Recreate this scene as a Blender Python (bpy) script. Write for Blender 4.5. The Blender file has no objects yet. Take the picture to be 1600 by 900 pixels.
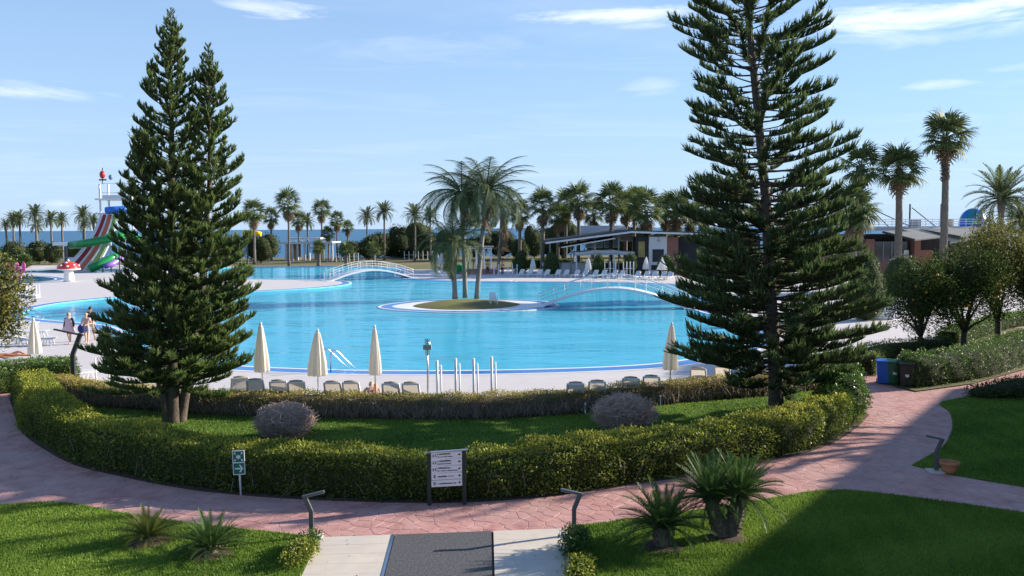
import bpy, bmesh, math, random
import numpy as np
from mathutils import Vector, Matrix, geometry

# ------------------------------------------------------------------ camera, sky, sun, exposure
SC = bpy.context.scene
FPX, CAM_H, PITCH, ROLL = 1350.0, 6.0, math.atan(93.5 / 1350.0), math.radians(0.33)
SUN_AZ, SUN_EL = math.radians(19.5), math.radians(19.5)          # azimuth from +X towards +Y
SUN_STRENGTH, SKY_STRENGTH, EXPOSURE = 5.0, 0.10, 1.05
HAZE = (2.5, 3.42, 4.7)

cam_data = bpy.data.cameras.new('camera')
cam = bpy.data.objects.new('camera', cam_data)
SC.collection.objects.link(cam)
cam_data.sensor_width = 36.0
cam_data.lens = 36.0 * FPX / 1600.0
cam_data.clip_start, cam_data.clip_end = 0.1, 60000.0
CAM_M = (Matrix.Translation((0, 0, CAM_H)) @ Matrix.Rotation(math.pi / 2 - PITCH, 4, 'X') @ Matrix.Rotation(-ROLL, 4, 'Z'))
cam.matrix_world = CAM_M
SC.camera = cam
SC.render.resolution_x, SC.render.resolution_y = 1024, 576
SC.view_settings.view_transform = 'Standard'
SC.view_settings.look = 'None'
SC.view_settings.gamma = 1.0
SC.view_settings.exposure = EXPOSURE
SC.view_settings.use_curve_mapping = False
SC.cycles.max_bounces = 6
SC.cycles.diffuse_bounces = 3
SC.cycles.glossy_bounces = 3
SC.cycles.transmission_bounces = 4
SC.cycles.transparent_max_bounces = 8
SC.cycles.caustics_reflective = False
SC.cycles.caustics_refractive = False
SC.cycles.use_denoising = True

SUN_DIR = Vector((math.cos(SUN_EL) * math.cos(SUN_AZ), math.cos(SUN_EL) * math.sin(SUN_AZ), math.sin(SUN_EL)))
sl = bpy.data.lights.new('sun', 'SUN')
sl.energy, sl.angle, sl.color = SUN_STRENGTH, math.radians(0.53), (1.0, 0.90, 0.76)
sun = bpy.data.objects.new('sun', sl)
sun.rotation_euler = (-SUN_DIR).to_track_quat('-Z', 'Y').to_euler()
SC.collection.objects.link(sun)

world = bpy.data.worlds.new('World')
SC.world = world
world.use_nodes = True
wn, wl = world.node_tree.nodes, world.node_tree.links
wn.clear()

def wmath(op, a, b=None, c=None, clamp=False):
    n = wn.new('ShaderNodeMath'); n.operation = op; n.use_clamp = clamp
    for i, v in enumerate((a, b, c)):
        if v is None: continue
        if isinstance(v, (int, float)): n.inputs[i].default_value = v
        else: wl.new(v, n.inputs[i])
    return n.outputs[0]

sky = wn.new('ShaderNodeTexSky')
sky.sky_type = 'NISHITA'
sky.sun_disc = False
sky.sun_elevation = SUN_EL
sky.sun_rotation = math.pi / 2 - SUN_AZ
sky.altitude = 1500.0
sky.air_density, sky.dust_density, sky.ozone_density = 1.0, 0.0, 4.0
tc = wn.new('ShaderNodeTexCoord')
sep = wn.new('ShaderNodeSeparateXYZ'); wl.new(tc.outputs['Generated'], sep.inputs[0])
X, Y, Z = sep.outputs
az = wmath('ARCTAN2', X, Y)                                       # 0 straight ahead, + to the right
el = wmath('ARCSINE', Z)
zc = wmath('ADD', wmath('MAXIMUM', Z, 0.0), 0.06)
comb = wn.new('ShaderNodeCombineXYZ')
wl.new(wmath('DIVIDE', X, zc), comb.inputs[0]); wl.new(wmath('DIVIDE', Y, zc), comb.inputs[1])
def wnoise(vec, scale, detail, rough, sx=1.0, sy=1.0, rot=0.0):
    mp = wn.new('ShaderNodeMapping'); mp.inputs['Scale'].default_value = (sx, sy, 1); mp.inputs['Rotation'].default_value = (0, 0, rot)
    wl.new(vec, mp.inputs[0])
    n = wn.new('ShaderNodeTexNoise'); n.inputs['Scale'].default_value = scale
    n.inputs['Detail'].default_value = detail; n.inputs['Roughness'].default_value = rough; n.inputs['Distortion'].default_value = 0.6
    wl.new(mp.outputs[0], n.inputs['Vector']); return n.outputs['Fac']
# thin cirrus all over the sky
cir = wnoise(comb.outputs[0], 0.9, 7.0, 0.62, 0.55, 1.3, 0.5)
cir = wmath('MULTIPLY', wmath('SUBTRACT', cir, 0.50, clamp=True), 2.2, clamp=True)
cir = wmath('MULTIPLY', wmath('ADD', cir, 0.16), 0.34)
# individual clouds: (azimuth deg, elevation deg, half width, half height, density)
cv = wn.new('ShaderNodeCombineXYZ'); wl.new(az, cv.inputs[0]); wl.new(wmath('MULTIPLY', el, 3.0), cv.inputs[1])
brk = wnoise(cv.outputs[0], 9.0, 9.0, 0.68, 0.8, 1.5, 0.10)
def px_az_el(px, py):
    d = CAM_M.to_3x3() @ Vector(((px - 800) / FPX, (450 - py) / FPX, -1)).normalized()
    return math.atan2(d.x, d.y), math.asin(d.z)
clouds = [(960, 22, 150, 17, 1.3), (1010, 40, 70, 9, .6), (1470, 22, 230, 30, 1.35), (1590, 105, 60, 8, .6), (1400, 60, 190, 18, .5), (1470, 132, 60, 8, .6), (400, 14, 120, 17, 1.2),
          (90, 145, 170, 12, .9), (20, 135, 60, 14, .5), (92, 318, 22, 10, .5), (1020, 135, 60, 17, .45), (700, 80, 300, 40, .25),
          (-500, 60, 260, 30, 1.0), (2100, 90, 300, 34, 1.0), (2700, 200, 260, 26, .8)]
tot = cir
for (px, py, w, h, dn) in clouds:
    a0, e0 = px_az_el(px, py)
    u = wmath('DIVIDE', wmath('SUBTRACT', az, a0), w / FPX); v = wmath('DIVIDE', wmath('SUBTRACT', el, e0), h / FPX)
    r2 = wmath('ADD', wmath('MULTIPLY', u, u), wmath('MULTIPLY', v, v))
    g = wmath('EXPONENT', wmath('MULTIPLY', r2, -1.1))
    b = wmath('MULTIPLY', wmath('SUBTRACT', wmath('ADD', brk, wmath('MULTIPLY', g, 0.30)), 0.60, clamp=True), 3.2 * dn, clamp=True)
    tot = wmath('MAXIMUM', tot, wmath('MULTIPLY', b, wmath('MULTIPLY', g, 1.6, clamp=True)))
mix = wn.new('ShaderNodeMix'); mix.data_type = 'RGBA'
# sea haze: pale blue air low over the horizon, the same all round
hz = wn.new('ShaderNodeMix'); hz.data_type = 'RGBA'
hs = wn.new('ShaderNodeHueSaturation'); hs.inputs['Saturation'].default_value = 1.15; wl.new(sky.outputs[0], hs.inputs['Color'])
wl.new(hs.outputs[0], hz.inputs['A']); hz.inputs['B'].default_value = (HAZE[0], HAZE[1], HAZE[2], 1)
wl.new(wmath('MULTIPLY', wmath('EXPONENT', wmath('MULTIPLY', wmath('MAXIMUM', Z, 0.0), -2.7)), 0.95), hz.inputs['Factor'])
wl.new(wmath('MULTIPLY', tot, 0.62), mix.inputs['Factor']); wl.new(hz.outputs['Result'], mix.inputs['A'])
mix.inputs['B'].default_value = (6.6, 6.8, 7.4, 1)
bg = wn.new('ShaderNodeBackground'); bg.inputs['Strength'].default_value = SKY_STRENGTH
wl.new(mix.outputs['Result'], bg.inputs['Color'])
wo = wn.new('ShaderNodeOutputWorld'); wl.new(bg.outputs[0], wo.inputs['Surface'])

# ------------------------------------------------------------------ helpers
RNG = np.random.default_rng(7)
random.seed(7)
COL = SC.collection

def P(px, py, z=0.0):
    """point of the place at height z seen at pixel (px, py) of the 1600x900 photograph"""
    d = CAM_M.to_3x3() @ Vector(((px - 800) / FPX, (450 - py) / FPX, -1))
    t = (z - CAM_H) / d.z
    return Vector((d.x * t, d.y * t, z))

def PD(px, py, depth):
    """point at ground distance `depth` along y seen at a pixel"""
    d = CAM_M.to_3x3() @ Vector(((px - 800) / FPX, (450 - py) / FPX, -1))
    return Vector((0, 0, CAM_H)) + d * (depth / d.y)

def link(o, parent=None):
    COL.objects.link(o)
    if parent is not None: o.parent = parent
    return o

def tag(o, label=None, cat=None, group=None, kind=None):
    if label: o['label'] = label
    if cat: o['category'] = cat
    if group: o['group'] = group
    if kind: o['kind'] = kind
    return o

def empty(name, loc=(0, 0, 0), rz=0.0, label=None, cat=None, group=None):
    o = bpy.data.objects.new(name, None)
    o.empty_display_size = 0.2
    o.location = loc; o.rotation_euler = (0, 0, rz)
    link(o); return tag(o, label, cat, group)

def np_mesh(name, V, F, tint=None, smooth=False):
    """V (n,3) array, F list of (m,k) index arrays"""
    if not isinstance(F, (list, tuple)): F = [F]
    F = [np.asarray(f, dtype=np.int32) for f in F if len(f)]
    me = bpy.data.meshes.new(name)
    V = np.asarray(V, dtype=np.float32)
    me.vertices.add(len(V)); me.vertices.foreach_set('co', V.ravel())
    nl = sum(f.size for f in F); nf = sum(len(f) for f in F)
    me.loops.add(nl); me.polygons.add(nf)
    me.loops.foreach_set('vertex_index', np.concatenate([f.ravel() for f in F]))
    starts, k0 = [], 0
    for f in F:
        k = f.shape[1]; starts.append(k0 + np.arange(len(f), dtype=np.int32) * k); k0 += f.size
    me.polygons.foreach_set('loop_start', np.concatenate(starts))
    if smooth: me.polygons.foreach_set('use_smooth', np.ones(nf, dtype=bool))
    me.update(calc_edges=True)
    if tint is not None:
        a = me.attributes.new('tint', 'FLOAT', 'POINT'); a.data.foreach_set('value', np.asarray(tint, dtype=np.float32))
    return me

def mesh_obj(name, me, m, parent=None):
    o = bpy.data.objects.new(name, me)
    if m is not None and len(me.materials) == 0: me.materials.append(m)
    return link(o, parent)

class MB:
    """collects simple solids into ONE mesh object"""
    def __init__(s): s.v, s.f = [], []
    def add(s, vs, fs):
        n = len(s.v); s.v += [tuple(v) for v in vs]; s.f += [tuple(i + n for i in f) for f in fs]; return s
    def box(s, c, size, rz=0.0, rx=0.0, ry=0.0):
        M = Matrix.Translation(c) @ Matrix.Rotation(rz, 4, 'Z') @ Matrix.Rotation(ry, 4, 'Y') @ Matrix.Rotation(rx, 4, 'X')
        a, b, h = size[0] / 2, size[1] / 2, size[2] / 2
        vs = [M @ Vector(p) for p in ((-a, -b, -h), (a, -b, -h), (a, b, -h), (-a, b, -h), (-a, -b, h), (a, -b, h), (a, b, h), (-a, b, h))]
        return s.add(vs, [(0, 3, 2, 1), (4, 5, 6, 7), (0, 1, 5, 4), (1, 2, 6, 5), (2, 3, 7, 6), (3, 0, 4, 7)])
    def bar(s, p, q, w, h=None, up=(0, 0, 1)):
        p, q = Vector(p), Vector(q); d = (q - p); L = d.length; d.normalize()
        h = h or w
        u = Vector(up)
        if abs(d.dot(u)) > 0.98: u = Vector((0, 1, 0)) if abs(d.y) < .9 else Vector((1, 0, 0))
        x = d.cross(u).normalized() * (w / 2); y = x.cross(d).normalized() * (h / 2)
        vs = [p - x - y, p + x - y, p + x + y, p - x + y, q - x - y, q + x - y, q + x + y, q - x + y]
        return s.add(vs, [(0, 3, 2, 1), (4, 5, 6, 7), (0, 1, 5, 4), (1, 2, 6, 5), (2, 3, 7, 6), (3, 0, 4, 7)])
    def tube(s, pts, r, n=8, cap=True):
        pts = [Vector(p) for p in pts]; rr = r if isinstance(r, (list, tuple)) else [r] * len(pts)
        rings, prev = [], None
        for i, p in enumerate(pts):
            d = (pts[min(i + 1, len(pts) - 1)] - pts[max(i - 1, 0)]).normalized()
            if prev is None:
                u = Vector((0, 0, 1)) if abs(d.z) < .9 else Vector((1, 0, 0))
                x = d.cross(u).normalized()
            else:
                x = (prev - d * prev.dot(d)).normalized()
            prev = x; y = d.cross(x)
            rings.append([p + (x * math.cos(2 * math.pi * k / n) + y * math.sin(2 * math.pi * k / n)) * rr[i] for k in range(n)])
        vs = [v for ring in rings for v in ring]; fs = []
        for i in range(len(pts) - 1):
            for k in range(n):
                a, b = i * n + k, i * n + (k + 1) % n
                fs.append((a, b, b + n, a + n))
        if cap:
            fs.append(tuple(range(n))[::-1]); fs.append(tuple((len(pts) - 1) * n + k for k in range(n)))
        return s.add(vs, fs)
    def lathe(s, prof, c=(0, 0, 0), n=16, wob=None, M=None):
        vs, fs = [], []
        for j, (r, z) in enumerate(prof):
            for k in range(n):
                a = 2 * math.pi * k / n
                rr = r * (wob(a, j / max(1, len(prof) - 1)) if wob else 1)
                v = Vector((rr * math.cos(a), rr * math.sin(a), z))
                if M is not None: v = M @ v
                vs.append(v + Vector(c))
        for j in range(len(prof) - 1):
            for k in range(n):
                a, b = j * n + k, j * n + (k + 1) % n
                fs.append((a, b, b + n, a + n))
        fs.append(tuple(range(n))[::-1]); fs.append(tuple((len(prof) - 1) * n + k for k in range(n)))
        return s.add(vs, fs)
    def ell(s, c, r, n=14, m=8):
        rz = r[2]
        prof = [(max(1e-3, math.sin(math.pi * j / m)), -math.cos(math.pi * j / m)) for j in range(m + 1)]
        return s.lathe(prof, c, n, M=Matrix.Diagonal((r[0], r[1], rz)))
    def prism(s, pts, z0, z1):
        n = len(pts)
        vs = [(p[0], p[1], z0) for p in pts] + [(p[0], p[1], z1) for p in pts]
        return s.add(vs, [tuple(range(n))[::-1], tuple(range(n, 2 * n))] + [(i, (i + 1) % n, n + (i + 1) % n, n + i) for i in range(n)])
    def build(s, name, m, parent=None, smooth=False, bevel=0.0):
        me = bpy.data.meshes.new(name); me.from_pydata(s.v, [], s.f)
        if smooth:
            for p in me.polygons: p.use_smooth = len(p.vertices) <= 4
        me.materials.append(m)
        o = bpy.data.objects.new(name, me); link(o, parent)
        if bevel:
            b = o.modifiers.new('bevel', 'BEVEL'); b.width = bevel; b.segments = 2; b.limit_method = 'ANGLE'
        return o

def copy_tree(o, parent=None):
    c = o.copy(); COL.objects.link(c); c.parent = parent
    for ch in list(o.children): copy_tree(ch, c)
    return c

# ------------------------------------------------------------------ materials
def nodes_of(m):
    m.use_nodes = True
    return m.node_tree.nodes, m.node_tree.links

MATS = {}
def mat(name, c1, c2=None, scale=3.0, rough=0.7, metal=0.0, bump=0.0, bscale=40.0, spec=0.4, detail=5.0, c3=None, scale3=0.4, coord='Object'):
    """principled with noise-varied colour: c1..c2 at `scale`, a wide wash towards c3 at `scale3`"""
    if name in MATS: return MATS[name]
    m = bpy.data.materials.new(name); n, l = nodes_of(m); b = n['Principled BSDF']
    b.inputs['Roughness'].default_value = rough; b.inputs['Metallic'].default_value = metal
    b.inputs['Specular IOR Level'].default_value = spec
    t = n.new('ShaderNodeTexCoord')
    def noise(sc, dt=detail, ro=0.6):
        x = n.new('ShaderNodeTexNoise'); x.inputs['Scale'].default_value = sc; x.inputs['Detail'].default_value = dt; x.inputs['Roughness'].default_value = ro
        l.new(t.outputs[coord], x.inputs['Vector']); return x.outputs['Fac']
    if c2 is None: c2 = tuple(min(1, v * 1.18) for v in c1)
    r = n.new('ShaderNodeValToRGB'); r.color_ramp.elements[0].position = .3; r.color_ramp.elements[1].position = .7
    r.color_ramp.elements[0].color = (*c1, 1); r.color_ramp.elements[1].color = (*c2, 1)
    l.new(noise(scale), r.inputs[0]); out = r.outputs[0]
    if c3 is not None:
        r3 = n.new('ShaderNodeValToRGB'); r3.color_ramp.elements[0].position = .42; r3.color_ramp.elements[1].position = .68
        l.new(noise(scale3, 4), r3.inputs[0])
        mx = n.new('ShaderNodeMix'); mx.data_type = 'RGBA'; l.new(r3.outputs[0], mx.inputs['Factor']); l.new(out, mx.inputs['A']); mx.inputs['B'].default_value = (*c3, 1)
        out = mx.outputs['Result']
    l.new(out, b.inputs['Base Color'])
    if bump > 0:
        bp = n.new('ShaderNodeBump'); bp.inputs['Strength'].default_value = bump; bp.inputs['Distance'].default_value = 0.02
        l.new(noise(bscale, 4), bp.inputs['Height']); l.new(bp.outputs[0], b.inputs['Normal'])
    MATS[name] = m; return m

def leaf_mat(name, dark, light, trans=0.25, rough=0.5, hue=None, spec=0.35):
    """foliage: colour from the leaf's own tint attribute (0 old dark leaf .. 1 new light leaf), thin-leaf translucency"""
    if name in MATS: return MATS[name]
    m = bpy.data.materials.new(name); n, l = nodes_of(m); b = n['Principled BSDF']
    at = n.new('ShaderNodeAttribute'); at.attribute_name = 'tint'
    r = n.new('ShaderNodeValToRGB'); e = r.color_ramp.elements
    e[0].color = (*dark, 1); e[1].color = (*light, 1)
    if hue is not None:
        k = r.color_ramp.elements.new(hue[0]); k.color = (*hue[1], 1)
    l.new(at.outputs['Fac'], r.inputs[0])
    l.new(r.outputs[0], b.inputs['Base Color'])
    b.inputs['Roughness'].default_value = rough; b.inputs['Specular IOR Level'].default_value = spec
    tr = n.new('ShaderNodeBsdfTranslucent'); l.new(r.outputs[0], tr.inputs['Color'])
    mx = n.new('ShaderNodeMixShader'); mx.inputs[0].default_value = trans
    l.new(b.outputs[0], mx.inputs[1]); l.new(tr.outputs[0], mx.inputs[2])
    l.new(mx.outputs[0], n['Material Output'].inputs['Surface'])
    MATS[name] = m; return m

M_white = mat('white_paint', (.72, .72, .72), (.80, .80, .80), 2, .45)
M_plastic = mat('white_plastic', (.74, .74, .75), (.80, .80, .80), 3, .35)
M_steel = mat('steel', (.5, .5, .52), (.6, .6, .62), 4, .25, metal=1.0)
M_grey_metal = mat('bollard_grey', (.10, .105, .11), (.13, .135, .14), 6, .4, metal=.3)
M_dark = mat('dark_metal', (.02, .022, .022), (.03, .03, .032), 5, .4)
M_concrete = mat('concrete', (.54, .47, .39), (.64, .57, .48), 2.2, .8, bump=.15, bscale=60, c3=(.55, .50, .45), scale3=.7)
M_bark = mat('bark', (.05, .038, .028), (.13, .10, .075), 9, .9, bump=.8, bscale=22)
M_palmbark = mat('palm_bark', (.10, .085, .07), (.22, .19, .16), 6, .9, bump=.6, bscale=30)
M_soil = mat('soil', (.045, .03, .02), (.10, .07, .05), 14, .95, bump=.8, bscale=50)

# ------------------------------------------------------------------ vector helpers for foliage
def unit(a): return a / np.maximum(1e-9, np.linalg.norm(a, axis=-1, keepdims=True))
def rand_dirs(n): return unit(RNG.normal(size=(n, 3)))
def frames(d, up=None):
    """rotation matrices (n,3,3) whose columns are side, forward(d), normal"""
    d = unit(np.asarray(d, float))
    u = np.tile(np.array([0, 0, 1.0]), (len(d), 1)) if up is None else np.asarray(up, float)
    s = np.cross(d, u); bad = np.linalg.norm(s, axis=1) < 1e-3
    s[bad] = np.cross(d[bad], np.array([1.0, 0.1, 0])); s = unit(s); nn = np.cross(s, d)
    return np.stack([s, d, nn], axis=2)
def inst(TV, TF, R, T, S=1.0, TT=None, tint=None):
    """many copies of one template -> V, F(, tint)"""
    n, m = len(T), len(TV)
    S = np.broadcast_to(np.asarray(S, float).reshape(-1, 1, 1) if np.ndim(S) else np.array(S, float).reshape(1, 1, 1), (n, 1, 1))
    V = np.einsum('nij,mj->nmi', R, TV) * S + T[:, None, :]
    F = (TF[None] + (np.arange(n) * m)[:, None, None]).reshape(-1, TF.shape[1])
    tt = None
    if tint is not None:
        tt = np.repeat(tint, m)
        if TT is not None: tt = tt + np.tile(TT, n)
    return V.reshape(-1, 3), F, tt
LEAF_V = np.array([[0, 0, 0], [-.5, .45, .10], [0, 1, -.06], [.5, .45, .10]], float)
LEAF_F = np.array([[0, 3, 2, 1]])
def leaves(pos, d, length, width, tint, up=None):
    R = frames(d, up)
    n = len(pos); L = np.broadcast_to(length, (n,)); W = np.broadcast_to(width, (n,))
    TV = LEAF_V[None] * np.stack([W, L, L], 1)[:, None, :]
    V = np.einsum('nij,nmj->nmi', R, TV) + pos[:, None, :]
    F = (LEAF_F[None] + (np.arange(n) * 4)[:, None, None]).reshape(-1, 4)
    return V.reshape(-1, 3), F, np.repeat(tint, 4)
class Acc:
    """accumulates numpy pieces into one foliage mesh"""
    def __init__(s): s.V, s.Q, s.T, s.t, s.n = [], [], [], [], 0
    def add(s, V, F, t=None):
        (s.Q if F.shape[1] == 4 else s.T).append(F + s.n); s.V.append(V); s.t.append(np.zeros(len(V)) if t is None else t); s.n += len(V)
    def mesh(s, name, smooth=False):
        F = []
        if s.Q: F.append(np.concatenate(s.Q))
        if s.T: F.append(np.concatenate(s.T))
        return np_mesh(name, np.concatenate(s.V), F, np.clip(np.concatenate(s.t), 0, 1), smooth)
def vnoise(p, f, seed=0):
    """cheap smooth 3D noise in -1..1"""
    r = np.random.default_rng(seed); out = 0
    for k in range(5):
        w = r.normal(size=3) * f * (0.7 + 0.25 * k); out = out + np.sin(p @ w + r.uniform(0, 6.28)) * (1, .8, .7, .5, .4)[k]
    return out / 2.2

def catmull(pts, closed=True, step=0.6):
    pts = [Vector(p) for p in pts]; n = len(pts); out = []
    for i in range(n if closed else n - 1):
        p1, p2 = pts[i], pts[(i + 1) % n]
        p0 = pts[(i - 1) % n] if closed or i > 0 else p1 * 2 - p2
        p3 = pts[(i + 2) % n] if closed or i + 2 < n else p2 * 2 - p1
        t0 = 0.0; t1 = t0 + max(1e-3, (p1 - p0).length) ** .5; t2 = t1 + max(1e-3, (p2 - p1).length) ** .5; t3 = t2 + max(1e-3, (p3 - p2).length) ** .5
        k = max(1, int(round((p2 - p1).length / step)))
        for j in range(k):
            t = t1 + (t2 - t1) * j / k
            a1 = p0 * ((t1 - t) / (t1 - t0)) + p1 * ((t - t0) / (t1 - t0)); a2 = p1 * ((t2 - t) / (t2 - t1)) + p2 * ((t - t1) / (t2 - t1)); a3 = p2 * ((t3 - t) / (t3 - t2)) + p3 * ((t - t2) / (t3 - t2))
            b1 = a1 * ((t2 - t) / (t2 - t0)) + a2 * ((t - t0) / (t2 - t0)); b2 = a2 * ((t3 - t) / (t3 - t1)) + a3 * ((t - t1) / (t3 - t1))
            out.append(b1 * ((t2 - t) / (t2 - t1)) + b2 * ((t - t1) / (t2 - t1)))
    if not closed: out.append(pts[-1])
    return out
def area2(p): return sum(p[i][0] * p[(i + 1) % len(p)][1] - p[(i + 1) % len(p)][0] * p[i][1] for i in range(len(p)))
def ccw(p): return list(p) if area2(p) > 0 else list(p)[::-1]
def offset(poly, d):
    """closed CCW polyline moved outwards by d"""
    n = len(poly); out = []
    for i in range(n):
        a, b = poly[(i - 1) % n], poly[(i + 1) % n]
        t = Vector((b[0] - a[0], b[1] - a[1])).normalized()
        out.append(Vector((poly[i][0] + t.y * d, poly[i][1] - t.x * d, poly[i][2] if len(poly[i]) > 2 else 0)))
    return out
def sheet(name, outer, z, m, holes=(), parent=None, thick=0.0):
    loops = [ccw(outer)] + [ccw(h)[::-1] for h in holes]
    vs, fs = [], []
    for L in loops:
        k = len(vs); vs += [Vector((p[0], p[1])) for p in L]; fs.append(list(range(k, k + len(L))))
    V, E, F, *_ = geometry.delaunay_2d_cdt(vs, [], fs, 1, 1e-5)
    me = bpy.data.meshes.new(name)
    vv = [(v.x, v.y, z) for v in V]; ff = [tuple(f) for f in F]
    if holes:
        ce = np.array([[sum(V[i].x for i in f) / len(f), sum(V[i].y for i in f) / len(f)] for f in ff]); cut = np.zeros(len(ff), bool)
        for h in holes: cut |= inside(h, ce[:, 0], ce[:, 1])
        ff = [f for f, c in zip(ff, cut) if not c]
    if thick:
        for L in loops:
            k = len(vv); n = len(L)
            vv += [(p[0], p[1], z) for p in L] + [(p[0], p[1], z - thick) for p in L]
            ff += [(k + i, k + n + i, k + n + (i + 1) % n, k + (i + 1) % n) for i in range(n)]
    me.from_pydata(vv, [], ff); me.materials.append(m)
    bm = bmesh.new(); bm.from_mesh(me)
    for f in bm.faces:
        if abs(f.normal.z) > .9 and f.normal.z < 0: f.normal_flip()
    bm.to_mesh(me); bm.free()
    return link(bpy.data.objects.new(name, me), parent)
def ring(name, a, b, z, m, parent=None):
    n = len(a)
    me = bpy.data.meshes.new(name)
    me.from_pydata([(p[0], p[1], z) for p in a] + [(p[0], p[1], z) for p in b], [], [(i, n + i, n + (i + 1) % n, (i + 1) % n) for i in range(n)])
    me.materials.append(m)
    bm = bmesh.new(); bm.from_mesh(me)
    for f in bm.faces:
        if f.normal.z < 0: f.normal_flip()
    bm.to_mesh(me); bm.free()
    return link(bpy.data.objects.new(name, me), parent)
def inside(poly, x, y):
    """numpy point in polygon"""
    c = np.zeros(np.shape(x), bool); n = len(poly)
    for i in range(n):
        x1, y1 = poly[i][0], poly[i][1]; x2, y2 = poly[i - 1][0], poly[i - 1][1]
        if y1 == y2: continue
        c ^= ((y1 > y) != (y2 > y)) & (x < (x2 - x1) * (y - y1) / (y2 - y1) + x1)
    return c
ORD = ['first', 'second', 'third', 'fourth', 'fifth', 'sixth', 'seventh', 'eighth', 'ninth', 'tenth', 'eleventh', 'twelfth', 'thirteenth', 'fourteenth', 'fifteenth', 'sixteenth', 'seventeenth', 'eighteenth', 'nineteenth', 'twentieth', 'twenty-first', 'twenty-second']
# ------------------------------------------------------------------ setting: pool, deck, ground, sea
POOL_PX = [(36, 489.5), (50, 483), (80, 476), (120, 470.5), (180, 465), (260, 460.5), (330, 458), (387, 456), (450, 452.8), (500, 449.5), (530, 446.5),
           (547, 443.5), (549, 441), (540, 438.8), (520, 437.6), (480, 436.8), (430, 436), (380, 435), (340, 432), (322, 427), (330, 421), (360, 418), (420, 416.8),
           (500, 416.3), (570, 416.5), (605, 417.5), (622, 420), (624, 424.5), (616, 429), (620, 433), (650, 437), (720, 439.5), (800, 440.5), (900, 441), (1000, 442.5), (1060, 445),
           (1100, 451), (1106, 460), (1088, 471), (1080, 480), (1100, 489), (1150, 500), (1180, 520), (1160, 540), (1100, 556), (1030, 567), (960, 572), (850, 576), (780, 577.6),
           (700, 578.6), (600, 578.5), (500, 576.5), (390, 572), (300, 564), (240, 552), (208, 536), (197, 521), (181, 511.5), (155, 506.5), (103, 502), (60, 498), (42, 495)]
POOL = ccw(catmull([P(*p) for p in POOL_PX], True, 0.7))
KIDS = ccw(catmull([P(*p) for p in [(-160, 436), (-60, 431.5), (30, 431), (70, 433), (86, 436), (70, 439.2), (20, 441), (-70, 441.5)]], True, 0.7))
SPLASH = ccw(catmull([P(*p) for p in [(40, 424.5), (70, 422), (130, 421.3), (200, 421.5), (206, 424), (160, 426), (90, 426.6)]], True, 0.7))
ISLAND = ccw(catmull([P(*p) for p in [(590, 479.5), (608, 474.5), (650, 470), (710, 467.5), (780, 467.3), (840, 469.3), (870, 474), (868, 480), (830, 484.3), (780, 487), (720, 488.3), (660, 487), (610, 483.7)]], True, 0.6))

M_deck = mat('deck_paving', (.54, .505, .50), (.62, .585, .58), 1.2, .75, bump=.05, bscale=30, c3=(.58, .54, .54), scale3=.12)
M_coping = mat('pool_coping', (.74, .74, .73), (.80, .80, .79), 2, .5)
M_bluetile = mat('blue_tile_band', (.02, .16, .50), (.035, .21, .58), 5, .25)
M_basin = mat('pool_basin', (.10, .70, .97), (.13, .74, .98), .5, .6)
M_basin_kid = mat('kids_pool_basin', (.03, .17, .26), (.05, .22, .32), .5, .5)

def water_mat(name, tint, wave, dist, scat):
    m = bpy.data.materials.new(name); n, l = nodes_of(m); n.remove(n['Principled BSDF'])
    t = n.new('ShaderNodeTexCoord')
    def ns(sc, sx, sy, det):
        mp = n.new('ShaderNodeMapping'); mp.inputs['Scale'].default_value = (sx, sy, 1); mp.inputs['Rotation'].default_value = (0, 0, .3); l.new(t.outputs['Object'], mp.inputs[0])
        x = n.new('ShaderNodeTexNoise'); x.inputs['Scale'].default_value = sc; x.inputs['Detail'].default_value = det; l.new(mp.outputs[0], x.inputs['Vector']); return x.outputs['Fac']
    calm = n.new('ShaderNodeValToRGB'); calm.color_ramp.elements[0].position = .35; calm.color_ramp.elements[1].position = .65
    calm.color_ramp.elements[0].color = (.35, .35, .35, 1); l.new(ns(.07, 1, 1, 2), calm.inputs[0])
    addn = n.new('ShaderNodeMath'); addn.operation = 'MULTIPLY_ADD'; addn.inputs[1].default_value = 2.6; l.new(ns(.33, .5, 1.0, 3), addn.inputs[0]); l.new(ns(wave, .55, 1.3, 5), addn.inputs[2])
    mul = n.new('ShaderNodeMath'); mul.operation = 'MULTIPLY'; l.new(addn.outputs[0], mul.inputs[0]); l.new(calm.outputs[0], mul.inputs[1])
    bp = n.new('ShaderNodeBump'); bp.inputs['Strength'].default_value = 1.0; bp.inputs['Distance'].default_value = dist; l.new(mul.outputs[0], bp.inputs['Height'])
    tr = n.new('ShaderNodeBsdfTransparent'); tr.inputs[0].default_value = (*tint, 1)
    df = n.new('ShaderNodeBsdfDiffuse'); df.inputs[0].default_value = (*scat, 1); body = n.new('ShaderNodeMixShader'); body.inputs[0].default_value = .55; l.new(tr.outputs[0], body.inputs[1]); l.new(df.outputs[0], body.inputs[2])   # light scattered back by the water itself
    gl = n.new('ShaderNodeBsdfGlossy'); gl.inputs['Roughness'].default_value = .03; l.new(bp.outputs[0], gl.inputs['Normal'])
    fr = n.new('ShaderNodeFresnel'); fr.inputs['IOR'].default_value = 1.33; l.new(bp.outputs[0], fr.inputs['Normal'])
    hf = n.new('ShaderNodeMath'); hf.operation = 'MULTIPLY'; hf.inputs[1].default_value = .62; l.new(fr.outputs[0], hf.inputs[0])
    mx = n.new('ShaderNodeMixShader'); l.new(hf.outputs[0], mx.inputs[0]); l.new(body.outputs[0], mx.inputs[1]); l.new(gl.outputs[0], mx.inputs[2])
    l.new(mx.outputs[0], n['Material Output'].inputs['Surface']); return m
M_water = water_mat('pool_water', (.66, .97, 1.0), 1.6, .075, (.13, .72, .98))
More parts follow.
